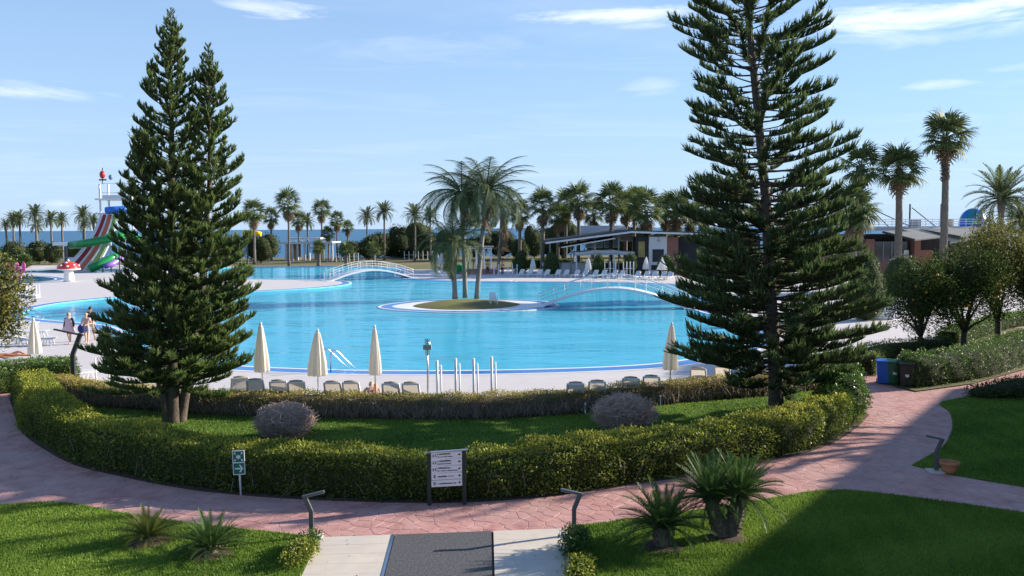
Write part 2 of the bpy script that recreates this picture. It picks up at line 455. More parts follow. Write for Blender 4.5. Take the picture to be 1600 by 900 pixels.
M_water_kid = water_mat('kids_water', (.6, .9, 1.0), 1.6, .05, (.03, .2, .3))

def struct(o): return tag(o, kind='structure')
def make_pool(nm, out, basin, water, holes=(), band=True):
    fl = struct(sheet(nm + '_floor', out, -.36, basin))
    w = MB(); n = len(out)
    w.add([(p[0], p[1], -.36) for p in out] + [(p[0], p[1], 0) for p in out], [(i, n + i, n + (i + 1) % n, (i + 1) % n) for i in range(n)])
    struct(w.build(nm + '_wall', basin))
    struct(sheet(nm + '_water', out, -.05, water, holes))
    if band:
        a, b, c, d = out, offset(out, .22), offset(out, 1.05), offset(out, 1.27)
        struct(ring(nm + '_inner_coping', a, b, .008, M_coping)); struct(ring(nm + '_blue_band', b, c, .008, M_bluetile)); struct(ring(nm + '_outer_coping', c, d, .008, M_coping))
make_pool('pool', POOL, M_basin, M_water, [ISLAND])
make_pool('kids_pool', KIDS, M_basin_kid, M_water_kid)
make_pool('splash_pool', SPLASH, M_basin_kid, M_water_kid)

# island in the pool: white plinth, blue band, grass mound
isl = MB(); n = len(ISLAND)
isl.add([(p[0], p[1], -.36) for p in ISLAND] + [(p[0], p[1], .0) for p in ISLAND], [(i, n + i, n + (i + 1) % n, (i + 1) % n) for i in range(n)])
struct(isl.build('island_wall', M_coping))
struct(sheet('island_paving', ISLAND, 0.0, M_coping))
struct(ring('island_blue_band', offset(ISLAND, -.25), offset(ISLAND, -1.1), .006, M_bluetile))
M_drygrass = mat('dry_grass', (.11, .13, .028), (.21, .20, .06), 3, .9, bump=.6, bscale=25, c3=(.20, .15, .065), scale3=.5)
mound_out = ccw(catmull([P(*p) for p in [(646, 478.5), (672, 472.5), (720, 469.5), (775, 470.5), (812, 475), (795, 480), (760, 482.8), (715, 484), (672, 482.6)]], True, .5))
mc = sum(mound_out, Vector()) / len(mound_out)
mb = MB(); K = 6; n = len(mound_out); vs = []
for k in range(K + 1):
    s = 1 - k / K
    for p in mound_out:
        q = mc + (p - mc) * s; vs.append((q.x, q.y, .02 + .36 * (1 - s ** 2.2) + .03 * math.sin(q.x * 2.3) * math.sin(q.y * 1.7) * (1 - s)))
mb.add(vs, [(k * n + i, k * n + (i + 1) % n, (k + 1) * n + (i + 1) % n, (k + 1) * n + i) for k in range(K) for i in range(n)])
struct(mb.build('island_lawn_mound', M_drygrass, smooth=True))

# outer (path side) foot of the curved front hedge
FRONT_PX = [(20, 622), (27, 640), (42, 676), (84, 706), (128, 727), (190, 742), (257, 756), (330, 767), (450, 777), (560, 782), (700, 784), (800, 779), (900, 769), (1000, 754), (1100, 738), (1200, 719), (1280, 698), (1330, 670), (1352, 648)]
FRONT = catmull([P(*p) for p in FRONT_PX], False, .4)
REAR_PX = [(60, 619), (100, 629), (150, 637), (210, 641), (300, 648), (400, 652), (600, 656), (700, 657.5), (800, 655), (900, 648), (1000, 638), (1100, 628), (1200, 620), (1300, 607)]
REAR = catmull([P(*p) for p in REAR_PX], False, .4)
def line_offset(L, d):
    out = []
    for i, p in enumerate(L):
        t = (L[min(i + 1, len(L) - 1)] - L[max(i - 1, 0)]).normalized(); out.append(Vector((p.x - t.y * d, p.y + t.x * d, 0)))
    return out
# pool deck: one paved sheet round the pools
DECK = [Vector(p) for p in ((-120, 33), (-30, 33))] + line_offset(REAR, .4) + [Vector(p) for p in ((22, 33), (75, 46), (85, 118), (20, 122), (-22, 128), (-60, 150), (-120, 150))]
struct(sheet('pool_deck', DECK, 0.0, M_deck, [POOL, KIDS, SPLASH]))

# ground under and beyond everything, falling to the beach
M_ground = mat('ground', (.15, .125, .05), (.22, .17, .085), 1.5, .95, c3=(.11, .12, .035), scale3=.05)
M_sand = mat('beach_sand', (.42, .36, .27), (.5, .44, .34), 1, .95)
struct(sheet('ground', [Vector(p) for p in ((-500, -40), (500, -40), (500, 186), (-500, 186))], -.03, M_ground, [offset(POOL, .6), offset(KIDS, .6), offset(SPLASH, .6)]))
sb = MB(); sb.add([(-900, 186, -.03), (900, 186, -.03), (900, 240, -4.2), (-900, 240, -4.2)], [(0, 1, 2, 3)])
sb.add([(-900, -40, -.06), (-500, -40, -.06), (-500, 186, -.06), (-900, 186, -.06)], [(0, 1, 2, 3)])
sb.add([(500, -40, -.06), (900, -40, -.06), (900, 186, -.06), (500, 186, -.06)], [(0, 1, 2, 3)])
struct(sb.build('beach', M_sand))
M_sea = bpy.data.materials.new('sea_water'); nn, ll = nodes_of(M_sea); b = nn['Principled BSDF']
b.inputs['Base Color'].default_value = (.03, .135, .25, 1); b.inputs['Roughness'].default_value = .42; b.inputs['Specular IOR Level'].default_value = .22
tcs = nn.new('ShaderNodeTexCoord'); mp = nn.new('ShaderNodeMapping'); mp.inputs['Scale'].default_value = (.25, 1, 1); ll.new(tcs.outputs['Object'], mp.inputs[0])
nz = nn.new('ShaderNodeTexNoise'); nz.inputs['Scale'].default_value = .12; nz.inputs['Detail'].default_value = 6; ll.new(mp.outputs[0], nz.inputs['Vector'])
bp = nn.new('ShaderNodeBump'); bp.inputs['Distance'].default_value = 2.0; bp.inputs['Strength'].default_value = .6; ll.new(nz.outputs['Fac'], bp.inputs['Height']); ll.new(bp.outputs[0], b.inputs['Normal'])
se = MB(); se.add([(-30000, 205, -3), (30000, 205, -3), (30000, 40000, -3), (-30000, 40000, -3)], [(0, 1, 2, 3)])
struct(se.build('sea', M_sea))

# ------------------------------------------------------------------ near ground: path, lawns, walkway
def pxpoly(pts, step=.5, closed=True, smooth=True):
    w = [P(*p) for p in pts]
    return ccw(catmull(w, True, step)) if smooth else ccw(w)
BED = line_offset(FRONT, -.12) + line_offset(REAR, .9)[::-1]
INNER = line_offset(FRONT, 1.15) + line_offset(REAR, -.05)[::-1]
LAWN_L_PX = [(-160, 800), (-60, 793), (0, 791), (60, 787), (100, 787.5), (190, 803), (300, 820), (400, 831), (465, 838), (497, 845), (489, 862), (472, 900), (455, 936), (-160, 936)]
LAWN_R_PX = [(884, 836), (900, 824), (1000, 811), (1100, 797), (1200, 781), (1270, 769.5), (1300, 767.5), (1340, 769), (1450, 782), (1600, 803), (1760, 828), (1760, 936), (907, 936), (899, 900)]
LAWN_P_PX = [(1425, 728), (1445, 717), (1470, 702), (1485, 680), (1488, 660), (1482, 643), (1468, 631), (1500, 623), (1600, 603), (1760, 570), (1760, 795), (1600, 762), (1480, 742)]
def poly_mixed(pts): return ccw([P(*p) for p in pts])
def densify(poly, step=.25):
    out = []
    for i, p in enumerate(poly):
        q = poly[(i + 1) % len(poly)]; k = max(1, int((q - p).length / step))
        out += [p + (q - p) * (j / k) for j in range(k)]
    return out
def edge_smooth(pts, a, b):
    """smooth the run pts[a:b] (lawn edge along the path), keep the rest straight"""
    w = [P(*p) for p in pts]; return ccw(catmull(w[a:b], False, .3) + w[b:] + w[:a])
LAWN_L = edge_smooth(LAWN_L_PX, 0, 10); LAWN_R = edge_smooth(LAWN_R_PX, 1, 11); LAWN_P = edge_smooth(LAWN_P_PX, 0, 10)
WALK = [P(*p) for p in ((499, 842), (880, 828), (898, 900), (908, 940), (453, 940))]
M_lawn = mat('lawn', (.045, .11, .012), (.075, .16, .02), 22, .95, bump=.9, bscale=120, c3=(.09, .17, .025), scale3=.8)
struct(sheet('lawn_beside_entrance', LAWN_L, .03, M_lawn, thick=.05)); struct(sheet('lawn_under_cycads', LAWN_R, .03, M_lawn, thick=.05))
struct(sheet('lawn_beside_flowerpot', LAWN_P, .03, M_lawn, thick=.05)); struct(sheet('lawn_between_hedges', INNER, .03, M_lawn))
struct(sheet('planting_bed', BED, .018, M_soil, thick=.02))

# stamped concrete path: slab, and the stone-shaped stamped pieces proud of the joints
M_pathbase = mat('path_slab', (.33, .16, .145), (.45, .24, .21), 5, .85, bump=.3, bscale=30)
PATH = [Vector(p) for p in ((-45, 7), (40, 7), (40, 32.9), (23, 33.2), (16, 32.0))] + line_offset(REAR, .5)[::-1] + [Vector(p) for p in ((-30, 33.2), (-45, 33.2))]
path = struct(sheet('path', PATH, .004, M_pathbase))
PATH2 = [P(*p) for p in ((1345, 585), (1376, 585), (1400, 600), (1440, 606), (1520, 594), (1600, 570), (1750, 540), (1900, 540), (1900, 600), (1500, 632), (1345, 650))]
struct(sheet('path_to_garden', PATH2, .007, M_pathbase))
PATH3 = [P(*p) for p in ((1540, 513), (1600, 496), (1800, 470), (1800, 500), (1640, 515))]
struct(sheet('garden_walk', PATH3, .06, M_pathbase))
def piece_mat(name):
    m = bpy.data.materials.new(name); n, l = nodes_of(m); b = n['Principled BSDF']
    t = n.new('ShaderNodeTexCoord'); g = n.new('ShaderNodeNewGeometry')
    def ns(sc, det, ro=.6):
        x = n.new('ShaderNodeTexNoise'); x.inputs['Scale'].default_value = sc; x.inputs['Detail'].default_value = det; x.inputs['Roughness'].default_value = ro; l.new(g.outputs['Position'], x.inputs['Vector']); return x.outputs['Fac']
    r = n.new('ShaderNodeValToRGB'); e = r.color_ramp.elements; e[0].position, e[1].position = .30, .72
    e[0].color = (.33, .15, .135, 1); e[1].color = (.62, .37, .33, 1); k = e.new(.5); k.color = (.51, .265, .235, 1)
    l.new(ns(1.6, 7, .68), r.inputs[0])
    r2 = n.new('ShaderNodeValToRGB'); r2.color_ramp.elements[0].position = .45; r2.color_ramp.elements[1].position = .75; l.new(ns(.35, 4), r2.inputs[0])
    mx = n.new('ShaderNodeMix'); mx.data_type = 'RGBA'; l.new(r2.outputs[0], mx.inputs['Factor']); l.new(r.outputs[0], mx.inputs['A']); mx.inputs['B'].default_value = (.46, .30, .275, 1)
    l.new(mx.outputs['Result'], b.inputs['Base Color']); b.inputs['Roughness'].default_value = .62; b.inputs['Specular IOR Level'].default_value = .35
    bp = n.new('ShaderNodeBump'); bp.inputs['Strength'].default_value = .5; bp.inputs['Distance'].default_value = .012; l.new(ns(14, 6), bp.inputs['Height']); l.new(bp.outputs[0], b.inputs['Normal'])
    return m
M_stone = piece_mat('stamped_stone')
def clip(poly, a, b, c):
    """keep a*x+b*y<=c"""
    out = []
    for i, p in enumerate(poly):
        q = poly[(i + 1) % len(poly)]; dp, dq = a * p[0] + b * p[1] - c, a * q[0] + b * q[1] - c
        if dp <= 0: out.append(p)
        if dp * dq < 0:
            t = dp / (dp - dq); out.append((p[0] + (q[0] - p[0]) * t, p[1] + (q[1] - p[1]) * t))
    return out
def project(v):
    q = CAM_M.inverted() @ Vector(v); return 800 + FPX * q.x / -q.z, 450 - FPX * q.y / -q.z
def stones():
    S = .34; R = random.Random(11); pts = {}
    for i in range(-78, 90):
        for j in range(18, 112):
            pts[i, j] = ((i + (j % 2) * .5 + R.uniform(-.46, .46)) * S, (j + R.uniform(-.46, .46)) * S * .86)
    blocked = [LAWN_L, LAWN_R, LAWN_P, BED, [(p.x, p.y) for p in WALK]]
    XY = np.array(list(pts.values())); keys = list(pts)
    bad = np.zeros(len(XY), bool)
    for pl in blocked:
        m = inside(offset(ccw([Vector((p[0], p[1], 0)) for p in pl]), -.45), XY[:, 0], XY[:, 1]); bad |= m
    cells = []
    for k, (key, (x, y)) in enumerate(zip(keys, XY)):
        if bad[k] or y > 32.3 or y < 12.5 or (y > 27.5 and -14.5 < x < 11.6): continue
        u, v = project((x, y, 0))
        if u < -60 or u > 1660 or v > 930: continue
        poly = [(x - S * 1.5, y - S * 1.5), (x + S * 1.5, y - S * 1.5), (x + S * 1.5, y + S * 1.5), (x - S * 1.5, y + S * 1.5)]
        for di in (-2, -1, 0, 1, 2):
            for dj in (-2, -1, 0, 1, 2):
                q = pts.get((key[0] + di, key[1] + dj))
                if q is None or (di == 0 and dj == 0): continue
                a, b = q[0] - x, q[1] - y; L = math.hypot(a, b)
                poly = clip(poly, a / L, b / L, (a * x + b * y) / L + L / 2 - .0032)
                if len(poly) < 3: break
        if len(poly) >= 3: cells.append((y + abs(x) * .15, x, y, poly))
    cells.sort(); return cells
def stone_geo(x, y, poly, mb, rnd):
    n = len(poly); z0, z1 = .0, .0095 + rnd.uniform(-.0015, .0015); tilt = (rnd.uniform(-.004, .004), rnd.uniform(-.004, .004))
    vs = [(p[0], p[1], .0045) for p in poly]
    for p in poly:
        q = (x + (p[0] - x) * .955, y + (p[1] - y) * .955); vs.append((q[0], q[1], z1 + tilt[0] * (q[0] - x) + tilt[1] * (q[1] - y)))
    mb.add(vs, [(i, (i + 1) % n, n + (i + 1) % n, n + i) for i in range(n)] + [tuple(range(n, 2 * n))])
rest = MB(); rnd = random.Random(5)
for k, (d, x, y, poly) in enumerate(stones()):
    if k < 300:
        m1 = MB(); stone_geo(x, y, poly, m1, rnd); m1.build('stone', M_stone, path)
    else: stone_geo(x, y, poly, rest, rnd)
tag(rest.build('stones_beyond', M_stone, path), kind='stuff')

# entrance walkway: concrete flags and a ribbed dark mat
walk = empty('entrance_walkway', (0, 0, 0)); struct(walk)
a0, b0, b1, a1 = P(499, 842), P(880, 828), P(905, 935), P(456, 935)
struct(sheet('walkway_bed', [a0, b0, b1, a1], .012, M_soil, parent=walk))
def lerp2(s, t): return (a0 + (b0 - a0) * s) * (1 - t) + (a1 + (b1 - a1) * s) * t
sm0, sm1 = .298, .704
ROWS = 6
for (s0, s1) in ((0, sm0 - .004), (sm1 + .004, 1)):
    for k in range(ROWS):
        q = [lerp2(s, t) for (s, t) in ((s0 + .001, k / ROWS + .0012), (s1 - .001, k / ROWS + .0012), (s1 - .001, (k + 1) / ROWS - .0012), (s0 + .001, (k + 1) / ROWS - .0012))]
        MB().prism([(p.x, p.y) for p in ccw(q)], .013, .034).build('flagstone', M_concrete, walk)
M_mat = bpy.data.materials.new('ribbed_mat'); nn, ll = nodes_of(M_mat); b = nn['Principled BSDF']; b.inputs['Roughness'].default_value = .95
nz = nn.new('ShaderNodeTexNoise'); nz.inputs['Scale'].default_value = 45; nz.inputs['Detail'].default_value = 6; nz.inputs['Roughness'].default_value = .8
r = nn.new('ShaderNodeValToRGB'); r.color_ramp.elements[0].position = .33; r.color_ramp.elements[1].position = .7
r.color_ramp.elements[0].color = (.028, .029, .034, 1); r.color_ramp.elements[1].color = (.14, .14, .15, 1); ll.new(nz.outputs[0], r.inputs[0]); ll.new(r.outputs[0], b.inputs['Base Color'])
bp = nn.new('ShaderNodeBump'); bp.inputs['Strength'].default_value = .8; bp.inputs['Distance'].default_value = .01; ll.new(nz.outputs[0], bp.inputs['Height']); ll.new(bp.outputs[0], b.inputs['Normal'])
q = [lerp2(s, t) for (s, t) in ((sm0 + .008, .006), (sm1 - .004, .006), (sm1 - .004, 1), (sm0 + .008, 1))]
mt = MB().prism([(p.x, p.y) for p in ccw(q)], .0125, .040).build('door_mat', M_mat); tag(mt, 'long dark grey ribbed floor mat laid down the middle of the entrance walkway', 'mat')
mbx = MB(); p0, p1 = lerp2(sm0, .004), lerp2(sm0, 1)
mbx.bar(p0 + Vector((0, 0, .037)), p1 + Vector((0, 0, .037)), .05, .012); mbx.build('mat_edge_strip', M_steel, mt)

# grass blades on the lawns
M_grass = leaf_mat('grass_blade', (.06, .145, .014), (.29, .41, .06), .4, .6)
def grass(name, poly, count, h, label, w=.010):
    poly = [(p[0], p[1]) for p in poly]; xs = [p[0] for p in poly]; ys = [p[1] for p in poly]
    y0, y1 = max(12.8, min(ys)), max(ys)
    got = []; tot = 0
    while tot < count:
        n = count * 2
        u = RNG.random(n); y = 1 / (1 / y0 + u * (1 / y1 - 1 / y0))          # density falls with distance
        x = RNG.uniform(min(xs), max(xs), n); k = inside(poly, x, y) & (np.abs(x) < y * .66 + .5)
        got.append(np.stack([x[k], y[k]], 1)); tot += int(k.sum())
    p = np.concatenate(got)[:count]; n = len(p)
    dist = p[:, 1] / 15.0
    th = RNG.uniform(0, 6.28, n); hh = h * RNG.uniform(.5, 1.25, n); ww = w * dist * RNG.uniform(.7, 1.3, n)
    lean = RNG.normal(0, .35, (n, 2)) * hh[:, None]
    base = np.column_stack([p, np.full(n, .029)])
    dx = np.stack([np.cos(th) * ww, np.sin(th) * ww, np.zeros(n)], 1)
    V = np.stack([base - dx, base + dx, base + np.column_stack([lean, hh])], 1).reshape(-1, 3)
    pn = vnoise(np.column_stack([p, np.zeros(n)]), .9, 3) * .24 + vnoise(np.column_stack([p, np.zeros(n)]), 5, 4) * .10
    t = np.clip(RNG.uniform(.15, .75, n) + pn, 0, 1)
    me = np_mesh(name, V, np.arange(3 * n).reshape(-1, 3), np.repeat(t, 3))
    o = mesh_obj(name, me, M_grass); return tag(o, label, 'grass', kind='stuff')
grass('grass', LAWN_L, 110000, .045, 'short mown grass on the lawn left of the entrance walkway')
grass('grass', LAWN_R, 150000, .045, 'short mown grass on the lawn around the double cycad')
grass('grass', LAWN_P, 50000, .045, 'short mown grass in shade behind the terracotta pot')
grass('grass', INNER, 120000, .05, 'short mown grass between the two curved hedges', .008)

# hotel wing that closes the courtyard on the right: its shadow lies over the right-hand lawns
M_render = mat('hotel_render', (.55, .50, .43), (.62, .57, .50), 1.5, .85)
M_glass = mat('window_glass', (.02, .03, .04), (.03, .04, .05), 2, .08, spec=.8)
hw = empty('hotel_wing', (31.3, 28.3, 0), math.atan2(.8, .6), 'rendered three-storey hotel wing closing the courtyard on the right', 'building')
MB().box((-9, -7, 4.3), (46, 14, 8.6)).build('wall', M_render, hw)
MB().box((-9, -7, 8.75), (46.3, 14.3, .3)).build('roof', M_concrete, hw)
for k in range(7):
    for f in range(3):
        x = -28 + k * 6.0
        w = MB().box((x, .02, 1.45 + f * 2.85), (2.2, .08, 2.0)).build('window', M_white, hw)
        MB().box((x, .05, 1.45 + f * 2.85), (2.0, .06, 1.8)).build('pane', M_glass, w)
# ------------------------------------------------------------------ conifers (column-shaped araucaria)
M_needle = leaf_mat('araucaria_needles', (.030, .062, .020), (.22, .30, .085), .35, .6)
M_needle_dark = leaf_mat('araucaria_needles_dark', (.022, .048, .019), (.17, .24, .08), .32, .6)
def branch_template(L, seed, inner, spacing, bl, curve, lift):
    """one branch along +Y from the trunk, tip turning up: (wood V,F), (needle V,F,tint)"""
    r = np.random.default_rng(seed); K = 9
    s = np.linspace(0, 1, K); ang = lift + curve * s ** 1.6
    st = L / (K - 1); pts = np.zeros((K, 3)); side = r.normal(0, .03, K)
    for i in range(1, K): pts[i] = pts[i - 1] + st * np.array([side[i], math.cos(ang[i]), math.sin(ang[i])])
    mb = MB(); mb.tube([tuple(p) for p in pts], [max(.006, .011 * L * (1 - .8 * t)) + .004 for t in s], 4, False)
    WV, WF = np.array(mb.v), np.array(mb.f)
    n = int(L * (1 - inner) / spacing * 3)
    u = inner + (1 - inner) * np.sort(r.random(n)) ** .85
    pos = np.stack([np.interp(u, s, pts[:, k]) for k in range(3)], 1)
    fw = np.stack([np.gradient(pts[:, k]) for k in range(3)], 1); fwd = unit(np.stack([np.interp(u, s, fw[:, k]) for k in range(3)], 1))
    sd = np.where(r.random(n) < .5, -1, 1) * r.uniform(.25, 1.0, n)
    upn = r.uniform(.25, 1.0, n)
    d = unit(fwd * r.uniform(.15, .85, n)[:, None] + np.stack([sd * .70, np.zeros(n), upn * 1.0], 1) + r.normal(0, .12, (n, 3)))
    ln = bl * r.uniform(.4, 1.2, n) * np.interp(u, [0, inner + .02, .6, .86, 1.0], [.35, .45, .9, 1.12, .85])
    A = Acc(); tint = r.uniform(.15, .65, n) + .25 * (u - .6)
    # two crossed tapering blades per shoot, bent upwards, with a fuzz of needles
    for q in range(2):
        R = frames(d, np.tile([0, 0, 1.0], (n, 1))) if q == 0 else frames(d, np.tile([1.0, .2, 0], (n, 1)))
        w = .019
        TV = np.array([[-w * .8, 0, 0], [w * .8, 0, 0], [w, .55, .04], [-w, .55, .04], [0, 1.05, .17]])
        Vt = np.repeat(TV[None], n, 0); Vt[:, :, 1:] *= ln[:, None, None]
        V = np.einsum('nij,nmj->nmi', R, Vt) + pos[:, None]
        base = np.arange(n)[:, None] * 5
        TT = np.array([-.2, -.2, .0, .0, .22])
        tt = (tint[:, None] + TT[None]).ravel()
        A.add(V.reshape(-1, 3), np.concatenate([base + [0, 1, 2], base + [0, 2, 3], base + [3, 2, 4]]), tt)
    k = 5; nn_ = n * k; u2 = r.uniform(.1, 1.0, nn_); pi = np.repeat(np.arange(n), k)
    p0 = pos[pi] + d[pi] * (ln[pi] * u2)[:, None] + np.array([0, 0, 1.0]) * (ln[pi] * .12 * u2 ** 2)[:, None]
    nd = unit(d[pi] * .9 + r.normal(0, .6, (nn_, 3)) + np.array([0, 0, .25])); nl = r.uniform(.035, .075, nn_)
    sdv = unit(np.cross(nd, r.normal(size=(nn_, 3)))) * .010
    V = np.stack([p0 - sdv, p0 + sdv, p0 + nd * nl[:, None]], 1).reshape(-1, 3)
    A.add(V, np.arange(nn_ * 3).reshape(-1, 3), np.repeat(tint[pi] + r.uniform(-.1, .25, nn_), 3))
    F = np.concatenate(A.T); NV = np.concatenate(A.V); NT = np.concatenate(A.t)
    return (WV, WF), (NV, F, NT)
def araucaria(name, stems, label, nm, seed, inner=.22, spacing=.05, bl=.26, group=None, curve=.55):
    """stems: list of dict(base, top, r0, prof[(t,radius)], first, step, per)"""
    r = np.random.default_rng(seed)
    root = empty(name, tuple(stems[0]['base']), 0, label, 'tree', group); o0 = Vector(stems[0]['base'])
    classes = [.4, .7, 1.1, 1.6, 2.2, 2.9, 3.6]; lib = {}
    for ci, L in enumerate(classes):
        for v in range(3): lib[ci, v] = branch_template(L, seed * 100 + ci * 7 + v, (inner * (.45, 1.0, 1.25)[v]) if L > 1 else inner * .5, spacing, bl * min(1, .55 + L * .28), curve, .0)
    AN, AW = Acc(), Acc()
    for S in stems:
        b, t = Vector(S['base']), Vector(S['top']); H = (t - b).length; mb = MB()
        lean = S.get('bend', Vector((0, 0, 0)))
        cen = lambda h: b + (t - b) * h + lean * math.sin(math.pi * min(1, h * 1.0)) 
        hs = [0, .012, .04, .1, .2, .35, .5, .65, .8, .92, 1]
        mb.tube([cen(h) - o0 + Vector((math.sin(h * 23) * .02, math.cos(h * 17) * .02, 0)) for h in hs], [S['r0'] * (1.5 if h == 0 else 1.2 if h < .02 else 1.0 if h < .05 else max(.02, (1 - h) ** .8)) for h in hs], 12)
        mb.build('trunk', M_bark, root, smooth=True)
        z = S['first'] * H
        px_, pr = zip(*S['prof'])
        while z < H - .08:
            h = z / H; rad = float(np.interp(h, px_, pr)); per = S['per'] if rad > .5 else max(4, S['per'] - 1)
            a0 = r.uniform(0, 6.28); per = per + (S.get('low', 0) if h < .36 else 0)
            for k in range(per):
                if r.random() < S.get('skip', .06): continue
                a = a0 + 6.283 * k / per + r.normal(0, .16); L = max(.15, rad * (r.uniform(.70, 1.12) if r.random() < .8 else r.uniform(.4, .75)))
                ci = int(np.argmin([abs(math.log(L / c)) for c in classes])); (WV, WF), (NV, NF, NT) = lib[ci, 0 if (S.get('low') and h < .38 and r.random() < .75) else int(r.integers(3))]
                sc = L / classes[ci]
                pitch = S['pitch'](h) + r.normal(0, .11)
                M = np.array(Matrix.Rotation(a, 3, 'Z') @ Matrix.Rotation(pitch, 3, 'X') @ Matrix.Rotation(r.normal(0, .2), 3, 'Y'))
                T = np.array(cen(h) - o0) + np.array([0, 0, r.uniform(-.07, .07)])
                AN.add(NV * sc @ M.T + T, NF, NT + r.uniform(-.12, .12)); AW.add(WV * sc @ M.T + T, WF)
            z += S['step'] * r.uniform(.8, 1.2) * (1.0 if rad > .6 else .62)
    o = mesh_obj('crown', AN.mesh('crown'), nm, root); o['kind'] = 'stuff'
    mesh_obj('branches', AW.mesh('branches'), M_bark, root)
    return root

pb = P(270, 661); D1 = pb.y
def at1(px, py, D=D1): return PD(px, py, D)
bas = pb
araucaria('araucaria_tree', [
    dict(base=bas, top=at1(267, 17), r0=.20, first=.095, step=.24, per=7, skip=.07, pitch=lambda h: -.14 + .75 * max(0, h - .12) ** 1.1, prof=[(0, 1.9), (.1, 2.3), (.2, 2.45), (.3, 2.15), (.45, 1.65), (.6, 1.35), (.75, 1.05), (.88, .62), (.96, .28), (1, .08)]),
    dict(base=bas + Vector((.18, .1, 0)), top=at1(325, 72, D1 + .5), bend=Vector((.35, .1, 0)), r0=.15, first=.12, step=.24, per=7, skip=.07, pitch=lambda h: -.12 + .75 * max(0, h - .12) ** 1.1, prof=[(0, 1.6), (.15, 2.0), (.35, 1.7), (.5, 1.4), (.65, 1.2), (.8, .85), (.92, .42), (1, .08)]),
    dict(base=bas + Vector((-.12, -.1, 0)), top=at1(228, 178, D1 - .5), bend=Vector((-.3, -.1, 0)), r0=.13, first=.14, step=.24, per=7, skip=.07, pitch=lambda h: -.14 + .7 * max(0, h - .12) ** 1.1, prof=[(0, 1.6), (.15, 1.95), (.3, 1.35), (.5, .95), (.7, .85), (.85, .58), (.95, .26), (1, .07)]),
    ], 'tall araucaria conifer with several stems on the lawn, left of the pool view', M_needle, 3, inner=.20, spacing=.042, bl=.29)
pr = P(1213, 648); D2 = pr.y
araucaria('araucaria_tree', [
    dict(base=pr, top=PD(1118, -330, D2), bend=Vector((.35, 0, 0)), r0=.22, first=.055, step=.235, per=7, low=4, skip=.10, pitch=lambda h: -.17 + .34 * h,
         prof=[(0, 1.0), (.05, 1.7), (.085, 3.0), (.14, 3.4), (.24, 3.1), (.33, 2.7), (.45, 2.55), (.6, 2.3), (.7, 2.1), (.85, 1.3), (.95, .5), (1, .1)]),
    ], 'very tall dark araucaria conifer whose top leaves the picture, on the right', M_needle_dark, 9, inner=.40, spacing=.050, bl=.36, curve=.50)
# a third one stands off to the right by the hotel wing; the path and the left lawn lie in its dappled shade
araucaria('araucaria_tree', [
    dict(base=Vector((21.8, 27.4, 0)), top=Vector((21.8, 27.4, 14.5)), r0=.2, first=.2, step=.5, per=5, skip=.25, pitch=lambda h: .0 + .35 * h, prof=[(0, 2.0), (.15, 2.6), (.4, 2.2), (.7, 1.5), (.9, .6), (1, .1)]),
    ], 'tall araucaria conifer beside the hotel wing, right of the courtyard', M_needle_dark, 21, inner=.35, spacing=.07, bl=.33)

# ------------------------------------------------------------------ hedges
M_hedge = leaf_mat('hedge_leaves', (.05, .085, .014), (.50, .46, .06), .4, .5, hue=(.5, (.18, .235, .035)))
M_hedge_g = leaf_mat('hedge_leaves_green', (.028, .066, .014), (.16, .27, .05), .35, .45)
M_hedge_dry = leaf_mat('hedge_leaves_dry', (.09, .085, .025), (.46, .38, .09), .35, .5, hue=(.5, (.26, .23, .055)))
M_core = mat('hedge_core', (.022, .032, .010), (.04, .05, .016), 8, 1.0)
M_core_twig = mat('hedge_core_twigs', (.10, .072, .052), (.20, .15, .11), 25, 1.0, bump=1, bscale=60)
M_twig = mat('bare_twigs', (.22, .165, .125), (.42, .34, .28), 6, .9)
M_twig_red = mat('shrub_twigs', (.42, .29, .23), (.68, .52, .43), 5, .9)
def sticks(p, q, r0, r1=None):
    """thin three-sided sticks from p to q"""
    n = len(p); d = unit(q - p); a = unit(np.cross(d, RNG.normal(size=(n, 3)))); b = np.cross(d, a)
    r0 = np.broadcast_to(r0, (n,))[:, None]; r1 = r0 * .6 if r1 is None else np.broadcast_to(r1, (n,))[:, None]
    vs = []
    for (c, rr) in ((p, r0), (q, r1)):
        for k in range(3): vs.append(c + (a * math.cos(2.094 * k) + b * math.sin(2.094 * k)) * rr)
    V = np.stack(vs, 1).reshape(-1, 3); B = np.arange(n)[:, None] * 6
    F = np.concatenate([B + [0, 1, 4, 3], B + [1, 2, 5, 4], B + [2, 0, 3, 5]])
    return V, F
